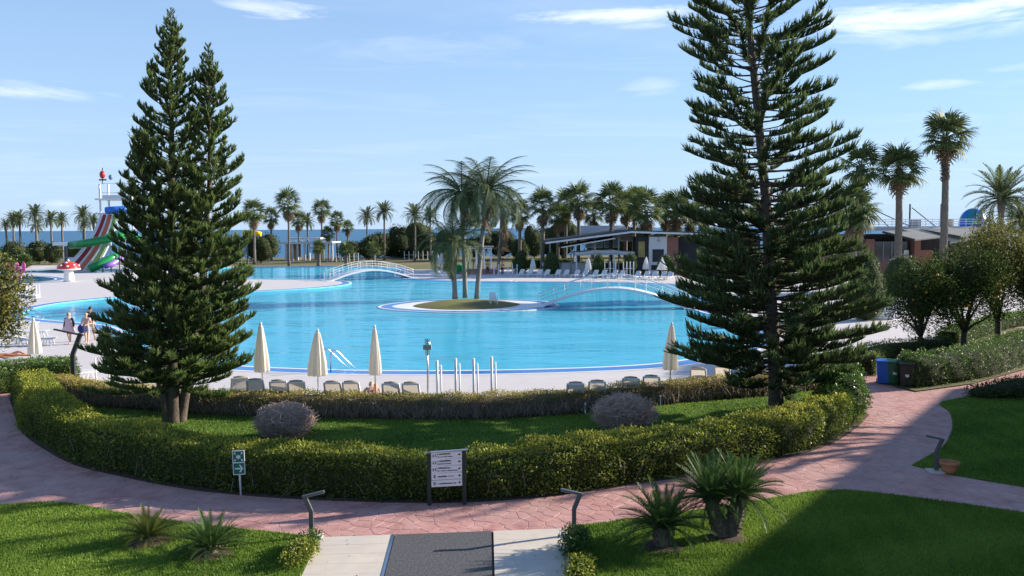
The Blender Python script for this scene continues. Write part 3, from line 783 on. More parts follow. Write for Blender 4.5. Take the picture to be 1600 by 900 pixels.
def hedge(name, line, width, height, label, m, leaf=.06, dens=520, tint_top=.35, tint0=.35, side_keep=1.0, twigs=0, seed=1, rough=.10, hfun=None, core=None):
    """hedge along a polyline (its outer foot); grows to the left of the line by `width`"""
    r = np.random.default_rng(seed)
    L = np.array([[p.x, p.y] for p in line]); seg = np.diff(L, axis=0); sl_ = np.linalg.norm(seg, axis=1); cum = np.concatenate([[0], np.cumsum(sl_)]); tot = cum[-1]
    tan = unit(np.gradient(L, axis=0)); nor = np.stack([-tan[:, 1], tan[:, 0]], 1)
    root = empty(name, (L[len(L) // 2][0], L[len(L) // 2][1], 0), 0, label, 'hedge'); o0 = np.array(root.location)
    def at(s, w, z):
        c = np.stack([np.interp(s, cum, L[:, k]) for k in (0, 1)], 1); nn_ = np.stack([np.interp(s, cum, nor[:, k]) for k in (0, 1)], 1)
        return np.column_stack([c + nn_ * w[:, None], z])
    hs = (lambda s: np.ones_like(s)) if hfun is None else hfun
    # rounded solid core, added to block light through the leaves
    ns = max(3, int(tot / .35)); S = np.linspace(.08, tot - .08, ns); ins = .10
    prof = [(ins, .0), (ins * .9, .45), (ins, .78), (.22 * width, .92), (.5 * width, .94), (.78 * width, .92), (width - ins, .78), (width - ins * .9, .45), (width - ins, .0)]
    rows = []
    for (w, hz_) in prof:
        pz = np.maximum(0, height * hs(S) * hz_ - (.06 if hz_ > .5 else 0)); q = at(S, np.full(ns, w), pz); rows.append(q)
    V = np.concatenate(rows); k = len(prof); F = [(j * ns + i, j * ns + i + 1, (j + 1) * ns + i + 1, (j + 1) * ns + i) for j in range(k - 1) for i in range(ns - 1)]
    me = np_mesh('core', V - o0, np.array(F)); 
    bm = bmesh.new(); bm.from_mesh(me); bmesh.ops.holes_fill(bm, edges=bm.edges, sides=0); bm.to_mesh(me); bm.free()
    mesh_obj('core', me, core or M_core, root)
    # leaves on a lumpy skin
    per = 2 * height + width; n = int(dens * tot * per); s = r.uniform(0, tot, n); u = r.random(n) * per
    w = np.where(u < height, 0, np.where(u < height + width, u - height, width)); z = np.where(u < height, u, np.where(u < height + width, height, per - u))
    ow = np.where(u < height, -1.0, np.where(u < height + width, 0, 1.0)); oz = np.where((u >= height) & (u < height + width), 1.0, 0.0)
    # end caps
    ne = int(dens * 2 * width * height); se = np.where(r.random(ne) < .5, 0, tot); s = np.concatenate([s, se]); w = np.concatenate([w, r.uniform(0, width, ne)]); z = np.concatenate([z, r.uniform(0, height, ne)]); ow = np.concatenate([ow, np.zeros(ne)]); oz = np.concatenate([oz, np.zeros(ne)])
    oe = np.concatenate([np.zeros(n), np.where(se > 0, 1.0, -1.0)]); n += ne
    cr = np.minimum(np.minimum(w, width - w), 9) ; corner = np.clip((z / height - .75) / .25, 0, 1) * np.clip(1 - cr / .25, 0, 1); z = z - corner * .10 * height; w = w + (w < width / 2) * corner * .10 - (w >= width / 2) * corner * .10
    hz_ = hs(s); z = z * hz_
    P3 = at(s, w, z); lump = vnoise(P3, 2.6, seed) * rough + vnoise(P3, 8, seed + 1) * rough * .5
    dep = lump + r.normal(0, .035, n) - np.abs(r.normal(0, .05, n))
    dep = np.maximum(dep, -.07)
    nrm2 = np.stack([np.interp(s, cum, nor[:, k_]) for k_ in (0, 1)], 1); tn2 = np.stack([np.interp(s, cum, tan[:, k_]) for k_ in (0, 1)], 1)
    N = np.column_stack([nrm2 * ow[:, None] + tn2 * oe[:, None], oz]); P3 = P3 + N * dep[:, None]
    keep = P3[:, 2] > .03
    if side_keep < 1: keep &= (oz > .5) | (z > height * .6) | (r.random(n) < side_keep)
    P3, N, zz, dd, oz_ = P3[keep], N[keep], (z / height)[keep], dep[keep], oz[keep]; n = len(P3)
    d = unit(N * .55 + r.normal(0, .6, (n, 3)) + np.array([0, 0, .45])); upv = unit(N + r.normal(0, .5, (n, 3)))
    ln = leaf * r.uniform(.65, 1.25, n)
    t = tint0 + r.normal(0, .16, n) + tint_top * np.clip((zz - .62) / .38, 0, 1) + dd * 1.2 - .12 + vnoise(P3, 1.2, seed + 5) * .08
    V, F, tt = leaves(P3 - o0, d, ln, ln * .55, t, upv)
    o = mesh_obj('foliage', np_mesh('foliage', V, F, np.clip(tt, 0, 1)), m, root); o['kind'] = 'stuff'
    if twigs:
        k = int(twigs * tot); s = r.uniform(0, tot, k); w = r.choice([.02, .06, width - .04], k, p=[.55, .3, .15]) + r.normal(0, .05, k); z0 = r.uniform(0, .35, k) * height; z1 = z0 + r.uniform(.25, .6, k) * height
        p = at(s, w, z0); q = at(np.clip(s + r.normal(0, .16, k), 0, tot), w + r.normal(0, .07, k), np.minimum(z1, height * .93))
        V, F = sticks(p - o0, q - o0, r.uniform(.004, .012, k)); o = mesh_obj('stems', np_mesh('stems', V, F), M_twig, root); o['kind'] = 'stuff'
    return root
def dip(s):
    tot = sum((FRONT[i + 1] - FRONT[i]).length for i in range(len(FRONT) - 1)); u = s / tot
    return 1 + .04 * np.sin(u * 40) - .16 * np.exp(-((u - .565) / .022) ** 2) - .10 * np.exp(-((u - .03) / .05) ** 2) + .05 * np.clip(u - .8, 0, .2) * 5
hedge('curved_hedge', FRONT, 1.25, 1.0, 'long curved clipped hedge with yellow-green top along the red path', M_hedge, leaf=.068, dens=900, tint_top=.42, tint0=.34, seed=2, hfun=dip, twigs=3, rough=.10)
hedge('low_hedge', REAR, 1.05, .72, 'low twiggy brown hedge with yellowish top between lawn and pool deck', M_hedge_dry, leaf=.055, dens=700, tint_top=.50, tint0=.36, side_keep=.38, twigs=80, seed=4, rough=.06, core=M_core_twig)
LH = catmull([P(*p) for p in ((-90, 630), (-20, 620), (30, 613), (64, 611), (112, 608))], False, .4)
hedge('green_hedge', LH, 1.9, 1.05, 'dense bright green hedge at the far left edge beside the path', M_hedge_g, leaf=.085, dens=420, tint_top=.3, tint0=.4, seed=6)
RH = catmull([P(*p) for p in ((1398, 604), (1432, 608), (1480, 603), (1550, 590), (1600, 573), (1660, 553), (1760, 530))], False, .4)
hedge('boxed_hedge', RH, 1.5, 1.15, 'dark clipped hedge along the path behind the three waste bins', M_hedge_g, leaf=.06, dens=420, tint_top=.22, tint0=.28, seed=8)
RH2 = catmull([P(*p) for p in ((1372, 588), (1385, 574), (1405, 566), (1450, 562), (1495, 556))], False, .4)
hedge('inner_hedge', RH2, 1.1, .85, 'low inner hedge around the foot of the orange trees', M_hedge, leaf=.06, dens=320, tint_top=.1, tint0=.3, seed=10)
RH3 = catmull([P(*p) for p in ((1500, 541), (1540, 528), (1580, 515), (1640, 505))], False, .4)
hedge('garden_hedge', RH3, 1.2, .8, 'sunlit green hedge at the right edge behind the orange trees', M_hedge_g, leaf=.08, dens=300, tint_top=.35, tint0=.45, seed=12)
# grass island under the orange trees
M_oliveturf = mat('olive_turf', (.06, .07, .015), (.13, .11, .035), 3, .95, bump=.6, bscale=30, c3=(.09, .10, .02), scale3=.3)  # olive and brown turf tones mixed by noise
struct(sheet('garden_turf', [P(*p) for p in ((1378, 594), (1400, 606), (1432, 613), (1520, 601), (1600, 579), (1800, 534), (1800, 490), (1600, 500), (1480, 535), (1420, 545), (1370, 560))], .05, M_oliveturf))

# glossy shrub closing the curved hedge on the right
M_glossy = leaf_mat('glossy_leaves', (.016, .05, .012), (.13, .25, .045), .3, .4, spec=.3)
def leafy_volume(parent, name, lumps, n, leaf, m, seed, shell=.35, t0=.35, tv=.2, droop=0.0, flat=.0, wid=.5):
    """leaf-sized faces through the outer shell of a set of ellipsoid clumps (centre, radii)"""
    r = np.random.default_rng(seed); vol = np.array([b[0] * b[1] + b[1] * b[2] + b[0] * b[2] for (_, b) in lumps]); cnt = (n * vol / vol.sum()).astype(int); A = Acc()
    for (c, b), k in zip(lumps, cnt):
        d = unit(r.normal(size=(k, 3))); rad = 1 - shell * r.random(k) ** 1.6; bump = 1 + .16 * vnoise(d * 2.0 + np.array(c), 1.6, seed + 3)
        p = np.array(c) + d * np.array(b) * (rad * bump)[:, None]; keep = p[:, 2] > .02 - (parent.location.z if parent else 0); p, d2, rd = p[keep], d[keep], rad[keep]; k = len(p)
        dr = unit(d2 * .6 + r.normal(0, .6, (k, 3)) + np.array([0, 0, .35 - droop])); ln = leaf * r.uniform(.6, 1.3, k)
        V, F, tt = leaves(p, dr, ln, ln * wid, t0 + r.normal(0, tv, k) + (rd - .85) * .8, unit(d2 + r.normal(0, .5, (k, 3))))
        A.add(V, F, tt)
    o = mesh_obj(name, A.mesh(name), m, parent); o['kind'] = 'stuff'; return o
def core_lumps(parent, lumps, m=None, s=.72, name='core'):
    mb = MB()
    for (c, b) in lumps: mb.ell(c, (b[0] * s, b[1] * s, b[2] * s), 12, 7)
    return mb.build(name, m or M_core, parent, smooth=True)
def stems_for(parent, base, tops, r0, name='trunk', m=None, kink=.15, seed=0):
    R = random.Random(seed); mb = MB()
    for t in tops:
        b, t = Vector(base), Vector(t); mid = (b + t) / 2 + Vector((R.uniform(-kink, kink), R.uniform(-kink, kink), R.uniform(0, kink)))
        q = b * .25 + mid * .5 + b * .25; mb.tube([b, b + (mid - b) * .5 + Vector((0, 0, kink * .4)), mid, t], [r0, r0 * .8, r0 * .6, r0 * .25], 7)
    return mb.build(name, m or M_bark, parent, smooth=True)
g = P(1335, 668); g.y += .6
sh = empty('glossy_shrub', g, 0, 'glossy bright-leaved tall shrub at the right end of the curved hedge', 'shrub')
lm = [((0, .3, .75), (.75, .75, .8)), ((.35, 1.3, .85), (.7, .8, .85)), ((.75, 2.4, .9), (.65, .8, .8)), ((-.5, -.3, .6), (.6, .6, .62))]
core_lumps(sh, lm, s=.74); leafy_volume(sh, 'foliage', lm, 11000, .085, M_glossy, 5, shell=.3, t0=.42); stems_for(sh, (.2, .6, 0), [(0, .3, .9), (.5, 1.4, .9)], .05)

# two leafless round shrubs on the lawn
def twig_ball(px, py, wpx, hm, label, seed):
    b = P(px, py); sc = b.y / FPX; rx = wpx * sc / 2; r = np.random.default_rng(seed)
    root = empty('bare_shrub', b, 0, label, 'shrub', 'leafless round shrubs on the inner lawn')
    c = np.array([0, 0, hm * .50]); ra = np.array([rx, rx * .95, hm * .52])
    def surf(d, k): 
        q = c + d * ra * k[:, None]; q[:, 2] = np.maximum(q[:, 2], .02); return q
    n = 260; d = unit(r.normal(size=(n, 3)) + np.array([0, 0, .35])); p = np.column_stack([r.normal(0, .12, (n, 2)), np.zeros(n)]); q = surf(d, r.uniform(.55, .8, n))
    V1, F1 = sticks(p, q, r.uniform(.006, .012, n), .004)
    o = mesh_obj('stems', np_mesh('stems', V1, F1), M_twig_red, root); o['kind'] = 'stuff'
    n = 3200; d = unit(r.normal(size=(n, 3))); k0 = r.uniform(.35, .9, n); p = surf(d, k0); d2 = unit(d + r.normal(0, .35, (n, 3)) + np.array([0, 0, .3])); q = surf(d2, np.minimum(k0 + r.uniform(.14, .36, n), r.uniform(.85, 1.12, n)))
    V2, F2 = sticks(p, q, r.uniform(.005, .011, n)); o = mesh_obj('twigs', np_mesh('twigs', V2, F2), M_twig_red, root); o['kind'] = 'stuff'
    core_lumps(root, [(tuple(c), tuple(ra))], mat('twig_shade_core', (.03, .022, .02), (.055, .042, .04), 20, 1), s=.30)  # small dark lump: shade among the inner twigs put into its colour
twig_ball(446, 686, 103, 1.05, 'grey leafless round shrub on the lawn behind the assembly point sign', 31)
twig_ball(975, 676, 108, 1.15, 'grey-red leafless round shrub in front of the low hedge, right of the middle', 33)
# ------------------------------------------------------------------ cycads
M_cycad = leaf_mat('cycad_leaflets', (.016, .052, .013), (.13, .22, .055), .3, .5, spec=.25)
M_cycad_y = leaf_mat('cycad_leaflets_yellowing', (.035, .065, .014), (.24, .26, .06), .3, .5, spec=.25)
M_cycbark = mat('cycad_bark', (.05, .038, .028), (.20, .16, .12), 18, .95, bump=1.0, bscale=30)
def frond_mesh(name, L, n, ll, lw, arch, vee, droop, seed, tip=.5, base_bare=.12, t0=.4, twist=.0, segs=2):
    """feather leaf along +Y, arching over; leaflets in a V on both sides"""
    r = np.random.default_rng(seed); K = 14; s = np.linspace(0, 1, K); ang = -arch * s ** 1.3; st = L / (K - 1); pts = np.zeros((K, 3))
    for i in range(1, K): pts[i] = pts[i - 1] + st * np.array([math.sin(twist * s[i]) * .3, math.cos(ang[i]), math.sin(ang[i])])
    mb = MB(); mb.tube([tuple(p) for p in pts], [.014 * L * (1 - .85 * t) + .002 for t in s], 4, False)
    A = Acc(); A.add(np.array(mb.v), np.array(mb.f), np.full(len(mb.v), t0 + .15))
    for sd in (-1, 1):
        u = np.linspace(base_bare, .995, n) + r.normal(0, .004, n); u = np.clip(u, 0, 1)
        pos = np.stack([np.interp(u, s, pts[:, k]) for k in range(3)], 1); fw = np.stack([np.interp(u, s, np.gradient(pts[:, k])) for k in range(3)], 1); fw = unit(fw)
        up = unit(np.cross(np.tile([1.0, 0, 0], (n, 1)), fw)); ln = ll * np.clip(np.sin(np.pi * (.18 + .78 * u)) + .25 * (1 - tip), .25, 1.1) * r.uniform(.85, 1.1, n)
        dirn = unit(np.array([sd, 0, 0]) * (1 - .45 * u ** 2)[:, None] + fw * (.45 + .75 * u)[:, None] + up * (vee + r.normal(0, .08, n))[:, None])
        tt = t0 + r.normal(0, .13, n)
        prev = pos; pd = dirn
        W = lw * r.uniform(.8, 1.15, n)
        cen = [pos]; 
        for q in range(segs):
            pd = unit(pd + np.array([0, 0, -droop]) * (q + .5)); prev = prev + pd * (ln / segs)[:, None]; cen.append(prev)
        wv = unit(np.cross(dirn, up)) 
        vs, tv = [], []
        for q, c in enumerate(cen):
            k = (1.0, .9, 0.05)[min(q, 2)] if segs > 1 else (1.0, .1)[q]
            vs += [c - wv * (W * k / 2)[:, None], c + wv * (W * k / 2)[:, None]]; tv += [tt + .1 * q, tt + .1 * q]
        V = np.stack(vs, 1).reshape(-1, 3); m = 2 * (segs + 1); B = np.arange(n)[:, None] * m
        F = np.concatenate([B + [2 * q, 2 * q + 1, 2 * q + 3, 2 * q + 2] for q in range(segs)]); A.add(V, F, np.stack(tv, 1).ravel())
    return A.mesh(name)
CY = [frond_mesh('cycad_frond', .85, 50, .15, .0105, a, .55, .03, 40 + i, t0=.42, base_bare=.12, segs=1) for i, a in enumerate((.35, .75, 1.15))]
def cycad(px, py, label, trunks, size, nf, m, seed, group='cycads on the front lawns'):
    R = random.Random(seed); root = empty('cycad', P(px, py) + Vector((0, 0, .03)), 0, label, 'cycad', group)
    meshes = []
    for me in CY:
        c = me.copy(); c.materials.clear(); c.materials.append(m); meshes.append(c)
    soil = MB(); soil.lathe([(.05, .05), (.28, .045), (.42, .01), (.45, -.02)], n=14, wob=lambda a, t: 1 + .12 * math.sin(3 * a + seed) * t); soil.build('soil_ring', M_soil, root, smooth=True)
    for (ox, oy, h, lean, rad) in trunks:
        mb = MB(); top = Vector((ox + lean, oy, h))
        mb.tube([(ox * .6, oy, -.02), (ox * .8 + lean * .2, oy, h * .35), (ox + lean * .7, oy, h * .75), top], [rad * 1.05, rad * 1.1, rad, rad * .85], 12)
        # old leaf bases
        for k in range(int(90 * h / .5)):
            z = R.uniform(.02, 1) ; a = R.uniform(0, 6.28); c = Vector((ox * .7 + (ox * .3 + lean) * z, oy, h * z)); d = Vector((math.cos(a), math.sin(a), .55))
            mb.bar(c + d * rad * .8, c + d * (rad * 1.28), .035, .022)
        mb.build('trunk', M_cycbark, root)
        for k in range(nf):
            t = (k + .5) / nf; el = 1.38 - 1.35 * t ** .9 + R.uniform(-.08, .08); az_ = k * 2.39996 + R.uniform(-.15, .15)
            o = bpy.data.objects.new('frond', meshes[0 if t < .35 else 1 if t < .7 else R.choice((1, 2))]); link(o, root)
            o.location = top + Vector((math.cos(az_) * .05, math.sin(az_) * .05, 0)); o.rotation_euler = (Matrix.Rotation(az_ - math.pi / 2, 3, 'Z') @ Matrix.Rotation(el, 3, 'X') @ Matrix.Rotation(R.uniform(-.25, .25), 3, 'Y')).to_euler()
            o.scale = [size * R.uniform(.85, 1.1)] * 3
    return root
cycad(232, 850, 'small cycad with yellowing fronds, leftmost on the left lawn', [(0, 0, .12, 0, .12)], .72, 46, M_cycad_y, 1)
cycad(330, 868, 'small green cycad near the entrance walkway on the left lawn', [(0, 0, .13, 0, .13)], .82, 54, M_cycad, 2)
cycad(1036, 856, 'low single-trunked cycad right of the walkway beside the bigger cycad', [(0, 0, .38, 0, .17)], 1.08, 60, M_cycad, 3)
cycad(1134, 842, 'biggest cycad with two thick trunks on the right lawn', [(-.13, 0, .78, -.17, .145), (.16, .05, .83, .12, .15)], 1.02, 66, M_cycad, 4)

# ------------------------------------------------------------------ palms
M_fan = leaf_mat('fan_palm_leaves', (.025, .048, .016), (.20, .24, .085), .3, .6, spec=.12)
M_fan_dead = leaf_mat('dead_palm_leaves', (.10, .065, .035), (.34, .25, .15), .15, .9, spec=.05)
M_feather = leaf_mat('feather_palm_leaves', (.025, .048, .018), (.18, .22, .09), .3, .6, spec=.12)
def fan_template(seed, dead=False, n=20):
    """fan leaf: petiole along +Y and a pleated fan of drooping fingers"""
    r = np.random.default_rng(seed); A = Acc(); pl = .75
    mb = MB(); mb.tube([(0, 0, 0), (0, pl * .5, .04), (0, pl, .03)], [.03, .02, .015], 4, False); A.add(np.array(mb.v), np.array(mb.f), np.full(len(mb.v), .6))
    a = np.linspace(-2.0, 2.0, n) + r.normal(0, .04, n); c = np.array([0, pl, .03])
    d = np.stack([np.sin(a), np.cos(a), np.full(n, .10) - .12 * np.abs(a)], 1); d = unit(d); ln = r.uniform(.75, .98, n) * (1 - .12 * np.abs(a) / 2)
    side = unit(np.cross(d, [0, 0, 1.0])); dr = .75 if dead else .32
    p1 = c + d * (ln * .55)[:, None]; p2 = p1 + unit(d + np.array([0, 0, -dr]))  * (ln * .33)[:, None]; p3 = p2 + unit(d * .7 + np.array([0, 0, -dr * 2.6])) * (ln * .25)[:, None]
    w = .085
    V = np.stack([np.tile(c, (n, 1)), p1 - side * w * .55, p1 + side * w * .55, p2 - side * w * .3, p2 + side * w * .3, p3], 1).reshape(-1, 3); B = np.arange(n)[:, None] * 6
    t = np.repeat(.45 + r.normal(0, .12, n), 6) + np.tile([-.1, 0, 0, .05, .05, .15], n)
    A.add(V, B + [0, 2, 1], t); A.T.append(np.concatenate([B + [1, 2, 4], B + [1, 4, 3], B + [3, 4, 5]]) + (A.n - len(V)))
    return A
FANS = [fan_template(50 + i) for i in range(3)]; FANS_D = [fan_template(60 + i, True, 12) for i in range(2)]
FAN_ME = [a.mesh('fan_leaf') for a in FANS]; FAND_ME = [a.mesh('dead_fan_leaf') for a in FANS_D]
def acc_arrays(A): return np.concatenate(A.V), (np.concatenate(A.Q) if A.Q else np.zeros((0, 4), int)), (np.concatenate(A.T) if A.T else np.zeros((0, 3), int)), np.concatenate(A.t)
def crown_merge(name, templs, placements):
    """placements: (template index, 3x3, translation, scale, tint shift)"""
    B = Acc(); arr = [acc_arrays(t) for t in templs]
    for (i, M, T, s, dt) in placements:
        V, Q, T3, t = arr[i]; W = V * s @ np.array(M).T + np.array(T)
        if len(Q): B.Q.append(Q + B.n)
        if len(T3): B.T.append(T3 + B.n)
        B.V.append(W); B.t.append(t + dt); B.n += len(W)
    return B.mesh(name)
def crown_dirs(n, R, hi=1.35, lo=-.75):
    out = []
    for k in range(n):
        t = (k + .5) / n; el = hi - (hi - lo) * t ** .9 + R.uniform(-.12, .12); a = k * 2.39996 + R.uniform(-.25, .25)
        out.append((t, Matrix.Rotation(a - math.pi / 2, 3, 'Z') @ Matrix.Rotation(el, 3, 'X') @ Matrix.Rotation(R.uniform(-.4, .4), 3, 'Y'), a))
    return out
def fan_crown(seed, n=27):
    R = random.Random(seed); return crown_merge('crown', FANS, [(R.randrange(3), M, (math.cos(a) * .1, math.sin(a) * .1, .25 * (1 - t)), R.uniform(.9, 1.15), R.uniform(-.12, .12)) for (t, M, a) in crown_dirs(n, R, 1.4, -.85)])
def dead_skirt(seed, n=14):
    R = random.Random(seed); return crown_merge('dead_leaves', FANS_D, [(R.randrange(2), M, (0, 0, -.35 - .5 * t), R.uniform(.7, .95), R.uniform(-.15, .15)) for (t, M, a) in crown_dirs(n, R, -.95, -1.45)])
FCROWN = [fan_crown(70 + i) for i in range(3)]; FDEAD = [dead_skirt(80 + i) for i in range(2)]
FEA = []
class _A: pass
def feather_template(L, arch, droop, seed, n=30, ll=.55, lw=.05, vee=.1):
    me = frond_mesh('feather_leaf', L, n, ll, lw, arch, vee, droop, seed, t0=.42)
    return me
def me_arrays(me):
    V = np.zeros(len(me.vertices) * 3, np.float32); me.vertices.foreach_get('co', V); t = np.zeros(len(me.vertices), np.float32); me.attributes['tint'].data.foreach_get('value', t)
    Q = [tuple(p.vertices) for p in me.polygons if len(p.vertices) == 4]; T = [tuple(p.vertices) for p in me.polygons if len(p.vertices) == 3]
    A = Acc(); A.V = [V.reshape(-1, 3)]; A.t = [t]; A.n = len(t); A.Q = [np.array(Q)] if Q else []; A.T = [np.array(T)] if T else []; return A
DATE = [feather_template(2.3, a, .10, 90 + i, n=26, ll=.42, lw=.045, vee=.35) for i, a in enumerate((.7, 1.2, 1.7))]
DATE_A = [me_arrays(m) for m in DATE]
def date_crown(seed, n=46):
    R = random.Random(seed); return crown_merge('crown', DATE_A, [(0 if t < .3 else 1 if t < .7 else 2, M, (math.cos(a) * .12, math.sin(a) * .12, .2 * (1 - t)), R.uniform(.85, 1.1), R.uniform(-.1, .1)) for (t, M, a) in crown_dirs(n, R, 1.4, -.35)])
DCROWN = [date_crown(95 + i) for i in range(3)]
for me in FCROWN: me.materials.append(M_fan)
for me in FAN_ME: me.materials.append(M_fan)
for me in FDEAD + FAND_ME: me.materials.append(M_fan_dead)
for me in DCROWN: me.materials.append(M_feather)
def trunk_geo(h, r0, r1, ball=False, rings=10):
    mb = MB(); pts, rr = [], []
    for k in range(rings + 1):
        t = k / rings; pts.append((math.sin(t * 2.1) * .12, math.cos(t * 1.7) * .08, h * t)); rr.append(r0 * (1.35 if k == 0 else 1) * (1 - t) + r1 * t + (.012 if k % 2 else 0))
    if ball: rr[-1] = r1 * 1.9; rr[-2] = r1 * 1.6
    mb.tube(pts, rr, 10); return mb
PALM_I = [0]
def far_palm(px, ytop, depth, kind, cs, label, group, r0=.22, skirt=True, zbase=0.0):
    """palm whose crown heart is seen at (px, ytop)"""
    top = PD(px, ytop, depth); h = top.z - zbase; root = empty('fan_palm' if kind == 'fan' else 'date_palm', (top.x - math.sin(2.1) * .12, top.y - math.cos(1.7) * .08, zbase), 0, label, 'palm', group)
    i = PALM_I[0]; PALM_I[0] += 1
    trunk_geo(h, r0, r0 * .7, kind == 'date').build('trunk', M_palmbark, root, smooth=True)
    tp = Vector((math.sin(2.1) * .12, math.cos(1.7) * .08, h))
    c = bpy.data.objects.new('crown', (FCROWN if kind == 'fan' else DCROWN)[i % 3]); link(c, root); c.location = tp; c.rotation_euler = (0, 0, i * 1.7); c.scale = [cs] * 3
    if kind == 'fan' and skirt:
        c = bpy.data.objects.new('dead_leaves', FDEAD[i % 2]); link(c, root); c.location = tp; c.rotation_euler = (0, 0, i * 2.3); c.scale = [cs] * 3
    return root
DB = 185
for k, (px, y, dp, s) in enumerate([(9, 352, DB, .75), (20, 345, DB + 6, .95), (30, 343, DB - 4, 1.0), (55, 335, DB, 1.1), (57, 353, DB + 12, .95), (79, 343, DB - 2, .95), (96, 344, DB + 3, .9), (129, 336, 176, 1.0), (146, 346, 182, .9), (131, 352, 170, .8)]):
    far_palm(px, y, dp, 'date', s * 1.05, 'date palm on the shore behind the left hedges, %s from the left' % ORD[k], 'date palms along the left shore', .24)
for k, (px, y, dp, kd, s) in enumerate([(396, 333, 150, 'fan', 1.5), (423, 340, 172, 'fan', 1.25), (450, 318, 143, 'fan', 1.55), (466, 344, 168, 'fan', 1.2), (480, 347, 178, 'date', 1.0), (502, 328, 175, 'fan', 1.4), (526, 345, 172, 'fan', 1.2), (513, 366, 168, 'fan', .95),
                                         (543, 356, 176, 'fan', .95), (573, 339, 170, 'date', 1.05), (600, 332, 165, 'date', 1.1), (648, 336, 160, 'date', 1.15), (672, 338, 165, 'date', 1.0)]):
    far_palm(px, y, dp, kd, s, '%s palm before the sea, %s of the palms right of the left conifer' % ('fan' if kd == 'fan' else 'date', ORD[k]), 'palms before the sea', .2)
for k, (px, y) in enumerate([(498, 388), (541, 391), (584, 390)]):
    far_palm(px, y, 142, 'fan', .85, 'short bushy fan palm on the far poolside lawn, %s from the left' % ORD[k], 'short fan palms on the far lawn', .3, skirt=False)
for k, (px, y, dp, s) in enumerate([(812, 335, 130, 1.3), (848, 322, 118, 1.5), (872, 338, 128, 1.35), (884, 320, 132, 1.45), (904, 312, 119, 1.55), (928, 334, 130, 1.4), (955, 316, 117, 1.6), (978, 322, 126, 1.45), (991, 316, 133, 1.5), (1010, 328, 113, 1.7), (1040, 330, 125, 1.5), (1056, 326, 118, 1.6), (1078, 340, 121, 1.4), (1100, 332, 124, 1.5)]):
    far_palm(px, y, dp, 'fan', s, 'fan palm by the poolside bar, %s from the left behind the loungers' % ORD[k], 'fan palms by the poolside bar', .3)
far_palm(1335, 330, 76, 'fan', 1.5, 'bushy low fan palm with brown skirt behind the tall right-hand conifer', None, .3)
far_palm(1565, 312, 84, 'date', 1.65, 'feathery date palm at the right edge beside the teal dome', None, .3)
far_palm(1598, 345, 86, 'date', 1.3, 'date palm cut by the right edge of the picture', None, .3)
# three tall fan palms on the right: every leaf its own part
def tall_palm(px, ytop, depth, nl, s, label, boot, seed):
    R = random.Random(seed); top = PD(px, ytop, depth); h = top.z; root = empty('tall_fan_palm', (top.x, top.y, 0), 0, label, 'palm', 'tall fan palms above the bar roof')
    mb = MB(); hs = [0, .05, .2, .4, .6, .75, .9, 1]; mb.tube([(math.sin(t * 3) * .1 - math.sin(3) * .1 * t, 0, h * t) for t in hs], [.46, .39, .35, .32, .3, .29, .28, .26], 12); mb.build('trunk', M_palmbark, root, smooth=True)
    mb = MB()                                                       # old leaf boots under the crown
    for k in range(int(boot * 90)):
        z = h - R.uniform(.1, boot); a = R.uniform(0, 6.28); d = Vector((math.cos(a), math.sin(a), .9)); q = Vector((0, 0, z)); mb.bar(q + d * .15, q + d * (.34 + .12 * R.random()), .10, .03)
    mb.build('leaf_boots', M_bark, root)
    for (t, M, a) in crown_dirs(nl, R, 1.42, -.8):
        o = bpy.data.objects.new('leaf', FAN_ME[R.randrange(3)]); link(o, root); o.location = (math.cos(a) * .12, math.sin(a) * .12, h + .25 * (1 - t)); o.rotation_euler = M.to_euler(); o.scale = [s * R.uniform(.88, 1.12)] * 3
    for (t, M, a) in crown_dirs(8, R, -.9, -1.4):
        o = bpy.data.objects.new('dead_leaf', FAND_ME[R.randrange(2)]); link(o, root); o.location = (0, 0, h - .1 - .4 * t); o.rotation_euler = M.to_euler(); o.scale = [s * R.uniform(.7, .95)] * 3
tall_palm(1344, 262, 78, 26, 1.40, 'slender tall fan palm nearest the big right-hand conifer', .9, 1)
tall_palm(1405, 268, 79, 32, 1.58, 'stout fan palm in the middle of the three tall ones', 1.5, 2)
tall_palm(1478, 216, 80, 32, 1.62, 'tallest fan palm of the three, standing over the bar roof', 4.2, 3)

